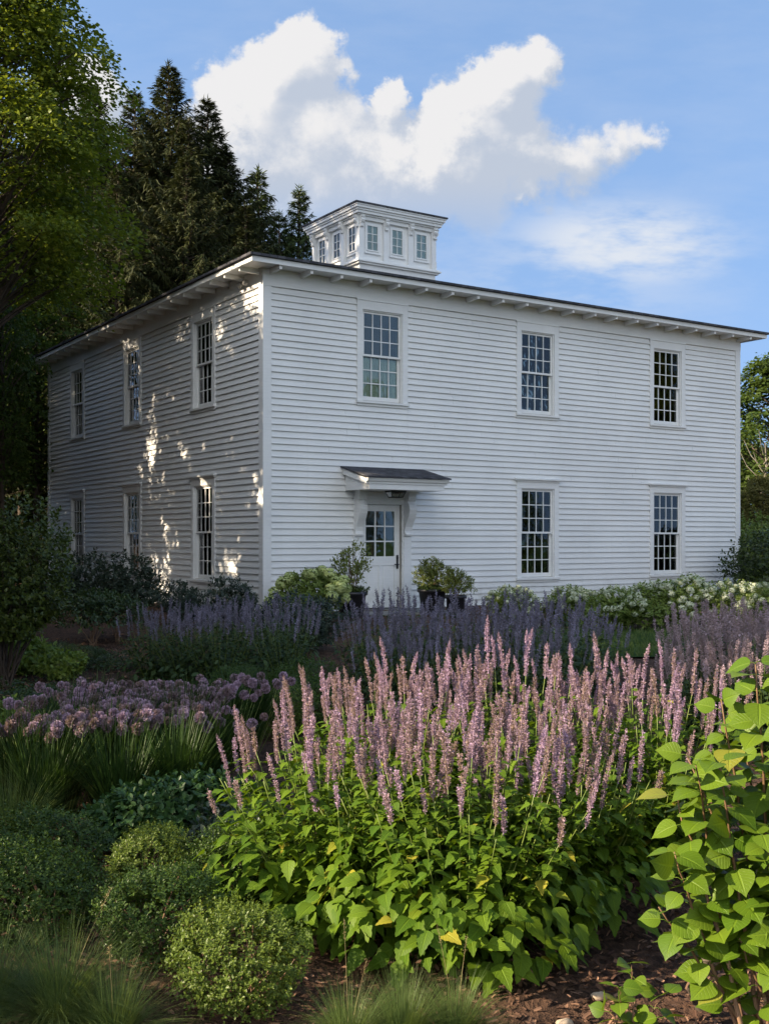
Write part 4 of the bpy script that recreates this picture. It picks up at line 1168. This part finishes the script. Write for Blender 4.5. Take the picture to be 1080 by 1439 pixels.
potm = pot_mesh(.20, .285, .46)
moss = bush_mesh(241, (.30, .30, .10), 420, L_SIMPLE, .035, M['moss'], 5, .03, .3, .2, -.01)[0]
ps = bush_mesh(243, (.44, .38, .84), 230, L_OVAL, .06, M['pot_leaf'], 5, .10, .45, .35, .18)
pss = stems_mesh(244, ps[1][ps[1][:, 2] > .4], .009, M['twig_red'], 14)
ps2 = bush_mesh(245, (.36, .34, .62), 460, L_OVAL, .055, M['pot_leaf'], 6, .09, .35, .3, .1)
ps2s = stems_mesh(246, ps2[1][ps2[1][:, 2] > .35], .007, M['twig'], 16)
for k, (px, Yd, lb, pl_lb) in enumerate(((494, 20.7, 'black planter at the left of the front door', 'leafy red-stemmed shrub growing in the left black planter'),
                                         (607, 21.9, 'black planter at the right of the front door', 'rounded pale green shrub growing in the right black planter'))):
    x, y, _ = gl(px, 0, Yd)
    o = empty('planter', lb, 'planter', (x, y, .10), k, 'black planters beside the door'); inst('pot', potm, o)
    p = bush('potted_shrub', pl_lb, 'potted shrub', (x, y, .10 + .43), [('foliage', (ps, ps2)[k][0]), ('stems', (pss, ps2s)[k]), ('moss', moss)], k * 2 + .5, 1, 'shrubs in the planters')
    if k == 0: p.scale = (1.0, 1.0, 1.2)
x, y, _ = gl(640, 0, 21.4)
o = empty('planter', 'smaller low planter right of the right planter, mostly hidden by violet spikes', 'planter', (x, y, .1), 0, 'black planters beside the door'); inst('pot', pot_mesh(.16, .2, .36), o)
bush('potted_shrub', 'small dark leafy shrub in the low planter right of the door', 'potted shrub', (x, y, .43), [('foliage', ps2[0]), ('stems', ps2s)], 2.2, (.8, .8, .85), 'shrubs in the planters')

# ================================================================== TREES
def tree_meshes(seed, H, R, z0, pads, per, leaf, T, mat, prof=None, trunk_r=.22, padr=.75, flat=.30, bark='bark', lean=(0, 0)):
    g = np.random.default_rng(seed); cr = MB(); tk = MB(); br = MB()
    prof = prof or (lambda t: (np.sin(np.pi * (t * .86 + .12)) ** .7))
    s = np.linspace(0, 1, 12)[:, None]
    TP = np.concatenate([np.array([[lean[0], lean[1]]]) * s ** 1.5 * H, s * H * .93], 1) + np.concatenate([g.normal(size=(12, 2)) * .05 * s, 0 * s], 1)
    tk.tube(TP, trunk_r * (1 - .93 * s[:, 0]) + .012, 10)
    i = np.arange(pads); t = (i + g.random(pads)) / pads
    a = i * 2.39996 + g.uniform(-.5, .5, pads)
    lump = 1 + .22 * np.sin(a * 2 + seed) * np.cos(t * 9 + seed)
    rr = R * prof(t) * lump * g.uniform(.35, 1.0, pads) ** .55
    z = z0 + (H - z0) * t
    c = np.stack([np.cos(a) * rr + lean[0] * H * (z / H) ** 1.5, np.sin(a) * rr + lean[1] * H * (z / H) ** 1.5, z], 1)
    for k in range(pads):
        zb = max(z[k] - rr[k] * .65 - .2, z0 * .55); b0 = np.array([np.interp(zb, TP[:, 2], TP[:, 0]), np.interp(zb, TP[:, 2], TP[:, 1]), zb])
        mid = b0 * .45 + c[k] * .55 + np.array([0, 0, .12 * rr[k]])
        q = np.linspace(0, 1, 6)[:, None]; P = (1 - q) ** 2 * b0 + 2 * q * (1 - q) * mid + q ** 2 * c[k]
        r0 = .012 + .018 * rr[k]; br.tube(P, np.linspace(r0, .007, 6), 5)
    pr_ = padr * g.uniform(.65, 1.25, pads) * (.75 + .35 * (1 - t))
    N = pads * per; own = np.repeat(i, per)
    th = g.uniform(0, 6.283, N); q = np.sqrt(g.random(N)) * pr_[own]
    out = np.stack([np.cos(a), np.sin(a), 0 * a], 1)[own]
    lp = np.stack([np.cos(th) * q, np.sin(th) * q, g.normal(size=N) * pr_[own] * flat * .6 - .25 * q * q / pr_[own]], 1)
    lp[:, 2] -= .18 * (lp * out).sum(1)
    p = c[own] + lp
    d = np.stack([np.cos(th), np.sin(th), g.uniform(-.6, .25, N)], 1) + out * .5 + g.normal(size=(N, 3)) * .35
    up = np.tile(UP, (N, 1)) + g.normal(size=(N, 3)) * .45 + out * .35
    cr.leaves(T, p, d, up, leaf * g.uniform(.65, 1.25, N))
    return [('trunk', tk.mesh('trunk', M[bark], True)), ('limbs', br.mesh('limbs', M[bark], True)), ('crown', cr.mesh('crown', M[mat]))]


def tree(name, label, loc, meshes, rz=0, sc=1, group=None, mat=None):
    o = bush(name, label, 'tree', loc, meshes, rz, sc, group)
    if mat:
        for c in o.children:
            if c.name.startswith('crown'):
                c.material_slots[0].link = 'OBJECT'; c.material_slots[0].material = M[mat]
    return o


maple = tree_meshes(301, 17.5, 2.9, 6.8, 270, 430, .088, L_MAPLE, 'maple', lambda t: 1.12 * (1 - t) ** 1.0 * np.clip(t * 6 + .55, 0, 1) + .04, trunk_r=.26, padr=.8)
bushy = tree_meshes(302, 9.5, 2.6, .6, 150, 190, .13, L_MAPLE, 'wood_leaf', trunk_r=.16, padr=.75, flat=.4)
thin = tree_meshes(303, 10.0, 1.6, 3.3, 70, 130, .12, L_MAPLE, 'wood_leaf', trunk_r=.12, padr=.7, flat=.25)


sparse = tree_meshes(304, 10.0, 2.2, 2.2, 60, 270, .16, L_MAPLE, 'wood_leaf', trunk_r=.12, padr=.72, flat=.3)


def spruce_meshes(seed, H, R, mat, whorls=52, per=6, z0=1.5, droop=.55, gap=.0):
    g = np.random.default_rng(seed); tk = MB(); br = MB(); cr = MB()
    s = np.linspace(0, 1, 10)[:, None]; TP = np.concatenate([g.normal(size=(10, 2)) * .04 * s, s * H], 1)
    tk.tube(TP, .30 * (1 - s[:, 0]) + .012, 9)
    for w in range(whorls):
        t = w / (whorls - 1); zw = z0 + (H - z0 - .25) * t ** .92
        for b in range(per):
            if g.random() < gap: continue
            a = b * 6.283 / per + w * 1.1 + g.uniform(-.35, .35)
            L = R * (.82 * (1 - t) ** .8 + .18 * (1 - t) ** .25 * (t < .8)) * g.choice([.55, .8, 1.0, 1.2]) * g.uniform(.75, 1.1) + .14
            z = zw + g.uniform(-.22, .22) * (1 - t * .8)
            up0 = .25 + .5 * t; n = 9; q = np.linspace(0, 1, n)
            hx = np.array([math.cos(a), math.sin(a), 0])
            zz = L * (up0 * q - droop * (1 - t * .6) * q ** 1.6 * 1.1 + .22 * q ** 3)
            P = hx[None] * (L * q)[:, None]; P[:, 2] = zz; P += np.array([[0, 0, z]])
            br.tube(P, np.linspace(.02 + .008 * L, .005, n), 4, False)
            m = int(18 + 34 * L)
            qq = g.uniform(.12, 1.0, m) ** .8; pp = np.stack([np.interp(qq, q, P[:, k]) for k in range(3)], 1)
            sg = g.choice([-1, 1], m)[:, None]; sd_ = np.array([[-hx[1], hx[0], 0]])
            hang = g.uniform(-1.9, -.05, m)[:, None] * (1 - .75 * t)
            d = sd_ * sg * g.uniform(.3, 1, m)[:, None] + hx[None] * g.uniform(.3, .9, m)[:, None] + UP * (hang + .35 * t)
            sz = (.20 + .07 * L * (1 - qq * .5)) * g.uniform(.7, 1.25, m)
            cr.leaves(L_SPRAY, pp, d, np.tile(UP, (m, 1)) + g.normal(size=(m, 3)) * .4, sz)
            d2 = d * np.array([[.6, .6, 1]]) + UP * -.35 * (1 - t)
            cr.leaves(L_SPRAY, pp + d * (sz * .45)[:, None], d2, np.tile(UP, (m, 1)) + g.normal(size=(m, 3)) * .6, sz * .8)
    m = 30; p = np.tile([[0, 0, H - .3]], (m, 1)) + UP * g.uniform(-.3, .35, m)[:, None]
    cr.leaves(L_SPRAY, p, rnd_dirs(g, m) * .6 + UP * .7, rnd_dirs(g, m), .22)
    return [('trunk', tk.mesh('trunk', M['bark'], True)), ('branches', br.mesh('branches', M['bark'], True)), ('crown', cr.mesh('crown', M[mat]))]


spA = spruce_meshes(311, 20.0, 4.6, 'spruce', 70, 7, gap=.03)
spB = spruce_meshes(312, 20.0, 4.2, 'spruce', 64, 7, gap=.12, droop=.7)
fir = spruce_meshes(313, 14.0, 2.4, 'fir', 46, 6, droop=.2, gap=.12)


def tip_tree(px, py, Yd, H0):                # scale so that the tip stands at its surveyed height
    x, y, z = at(px, py, Yd); return (x, y, -.05), z / H0


for k, (px, py, Yd, v, lb) in enumerate(((237, 88, 42, 0, 'tallest dark spruce behind the house with its narrow tip against the blue gap'),
                                         (292, 136, 43, 1, 'dark spruce with a bent narrow tip against the white cloud'),
                                         (190, 128, 44, 1, 'dark spruce left of the tallest one, with a forked ragged tip'),
                                         (128, 118, 41, 0, 'nearly black spruce tucked behind the right side of the big maple'),
                                         (262, 215, 38, 0, 'dense hanging spruce in front of the tallest ones, behind the side eave'),
                                         (165, 235, 37, 1, 'dark spruce filling the gap between the maple and the tall spruces'),
                                         (330, 268, 46, 1, 'lower dark spruce on the right shoulder of the group'),
                                         (70, 90, 45, 0, 'spruce hidden behind the big maple'),
                                         (264, 165, 41, 1, 'dark spruce filling the notch between the tallest and the bent tipped one'),
                                         (318, 205, 43, 0, 'dark spruce stepping down to the right of the bent tipped one'),
                                         (345, 285, 40, 1, 'low dark spruce at the foot of the lighter firs'),
                                         (215, 170, 47, 0, 'dark spruce filling behind the forked one'),
                                         (90, 260, 38, 1, 'dark spruce behind the maple above the far eave'),
                                         (20, 220, 40, 0, 'dark spruce far behind the maple trunk at the left edge'))):
    loc, s_ = tip_tree(px, py, Yd, 20.0)
    tree('spruce_tree', lb, loc, (spA, spB)[v], k * 1.7, (s_ * 1.05, s_ * 1.05, s_), 'dark spruces behind the house')
for k, (px, py, Yd, lb) in enumerate(((363, 238, 47, 'lighter fir with open branches between the spruces and the cupola'), (420, 264, 48, 'fir nearest the cupola, its tip just left of the cupola roof'),
                                      (393, 300, 46, 'short fir between the two lighter firs'))):
    loc, s_ = tip_tree(px, py, Yd, 14.0); tree('fir_tree', lb, loc, fir, k * 2.2, s_, 'lighter firs left of the cupola')

x, y, z = gl(-20, 0, 22.5)
tree('maple_tree', 'big bright green maple rising past the top of the picture at the left', (-8.15, 22.5, 0), maple, .6, 1.0)
for k, (px, Yd, s_, lb) in enumerate(((4, 27.5, (.55, .55, .88), 'slender dark trunked tree at the left edge in the wood'), (52, 33.5, .95, 'slender tree beside the far corner of the house'), (-30, 33, 1.1, 'slender wood tree just past the left edge'),
                                      (30, 38, 1.15, 'slender wood tree deep in the shade behind the far corner'), (64, 41, 1.0, 'thin wood tree seen right at the house edge'))):
    tree('understory_tree', lb, gl(px, 0, Yd), thin, k * 1.4, s_, 'slender trees in the wood')
for k, (x, y, s_) in enumerate(((-14, 40, .8), (-19, 46, 1.0), (-24, 36, .9), (-12.5, 52, 1.0), (-30, 48, 1.1), (-17, 33, .7))):
    tree('woodland_tree', 'leafy tree deep in the dark wood left of the house', (x, y, 0), bushy, k * 1.2, s_, 'trees in the dark wood')

# right-hand trees
for k, (px, py, Yd, v, lb, mt) in enumerate(((1090, 500, 40, 1, 'tall leafy tree at the right edge with its crown against the sky', 'wood_leaf'),
                                             (1062, 625, 46, 1, 'dense green tree just right of the house corner', 'wood_leaf'),
                                             (1070, 668, 36, 1, 'olive brown thinning tree right of the house below the green ones', 'autumn'),
                                             (1120, 640, 38, 1, 'olive brown tree at the right edge of the picture', 'autumn'),
                                             (1052, 745, 33, 1, 'low olive shrubby tree by the right corner of the house', 'autumn'))):
    H0 = 17.5 if v == 0 else 9.5; loc, s_ = tip_tree(px + (40 if v == 0 else 0), py, Yd, H0)
    tree('maple_tree' if v == 0 else 'broadleaf_tree', lb, loc, (maple, bushy)[v], k * 2.2 + 1, (s_ * 1.1, s_ * 1.1, s_), 'trees right of the house', mt)
mb = MB(); g = np.random.default_rng(5)
tx, ty, tz = at(1072, 690, 37.5)
bt_ = empty('bare_tree', 'bare pale limbed tree standing among the olive trees at the right edge', 'tree', (tx, ty, 0))
mb.tube([(0, 0, 0), (.05, 0, 1.6), (-.1, 0, 2.9), (.1, 0, 3.9), (.05, 0, 4.8)], [.09, .075, .06, .04, .012], 8); mb.build('trunk', M['bark_pale'], bt_, True)
mb = MB()
for k in range(16):
    z0_ = g.uniform(1.2, 4.4); a = g.uniform(0, 6.28); L = g.uniform(.5, 1.2)
    mb.tube([(0, 0, z0_), (math.cos(a) * L * .5, math.sin(a) * L * .5, z0_ + L * .55), (math.cos(a) * L * .8, math.sin(a) * L * .8, z0_ + L * 1.2)], [.022, .014, .005], 5)
mb.build('limbs', M['bark_pale'], bt_, True)
simple_bush('far_shrub', 'rounded green shrub on the lawn edge beyond the right corner of the house', 'shrub', gl(1062, 0, 30), 261, (1.3, 1.1, 1.9), 1100, L_OVAL, .12, 'hyd_leaf', nl=6, slen=.2)
simple_bush('far_shrub', 'dark green shrub at the right edge beyond the white hydrangeas', 'shrub', gl(1100, 0, 27), 263, (1.3, 1.1, 1.6), 1000, L_OVAL, .12, 'shrub_d', nl=6, slen=.2)

# trees of the same wood standing outside the picture: they shade the side wall and garden, or mirror in the panes
SH = 'leafy tree of the wood beyond the left edge of the picture'
for k, (x, y, v, s_, mz) in enumerate(((-10.6, 19.3, 2, .95, 1.02), (-12.4, 20.6, 2, 1.0, 1.0), (-12.5, 23.4, 2, 1.0, 1.05), (-13.6, 29.0, 1, 1.0, 1.2), (-10.6, 15.2, 1, 1.05, 1.0),
                                   (-13.5, 17.0, 1, 1.0, .85), (-14.5, 26.2, 1, 1.05, 1.0), (-9.6, 11.8, 1, 1.1, 1.05), (-8.0, 8.8, 1, 1.0, 1.1),
                                   (-12.0, 9.0, 1, 1.2, 1.2), (-6.8, 7.0, 1, .8, 1.1), (-5.4, -.5, 0, .9, 1.5), (-17, 30, 1, 1.1, 1.1), (-14.5, 6.4, 1, 1.1, 1.2), (-14.2, 26.6, 3, .9, 1.35))):
    s_ = (s_, s_, s_ * mz)
    tree('shade_tree', SH, (x, y, 0), (maple, bushy, sparse, spB)[v], k * 1.9, s_, 'trees beyond the left edge')
for k, (x, y, v, s_) in enumerate(((27, 8, 1, .95), (30, 21, 0, .85), (33, 15, 1, .6), (34, 26, 0, .9), (26, 1, 1, 1.0), (22, -5, 1, 1.1), (37, 6, 0, .6), (14, -12, 1, 1.1), (40, 20, 0, 1.0))):
    tree('garden_tree', 'leafy tree of the garden beyond the right edge of the picture', (x, y, 0), (maple, bushy)[v], k * 1.3, s_, 'trees beyond the right edge')
for k, (x, y, h) in enumerate(((-2.6, 3.3, 1.0), (-2.9, 4.75, 1.4))):
    simple_bush('border_shrub', 'dense shrub beyond the left edge of the picture, shading the boxwoods', 'shrub', (x, y, 0), 271 + 4 * k, (.75, .7, h), 1400, L_OVAL, .06, 'shrub_d', nl=7, slen=.12, inner=.3, group='shrubs beyond the left edge')
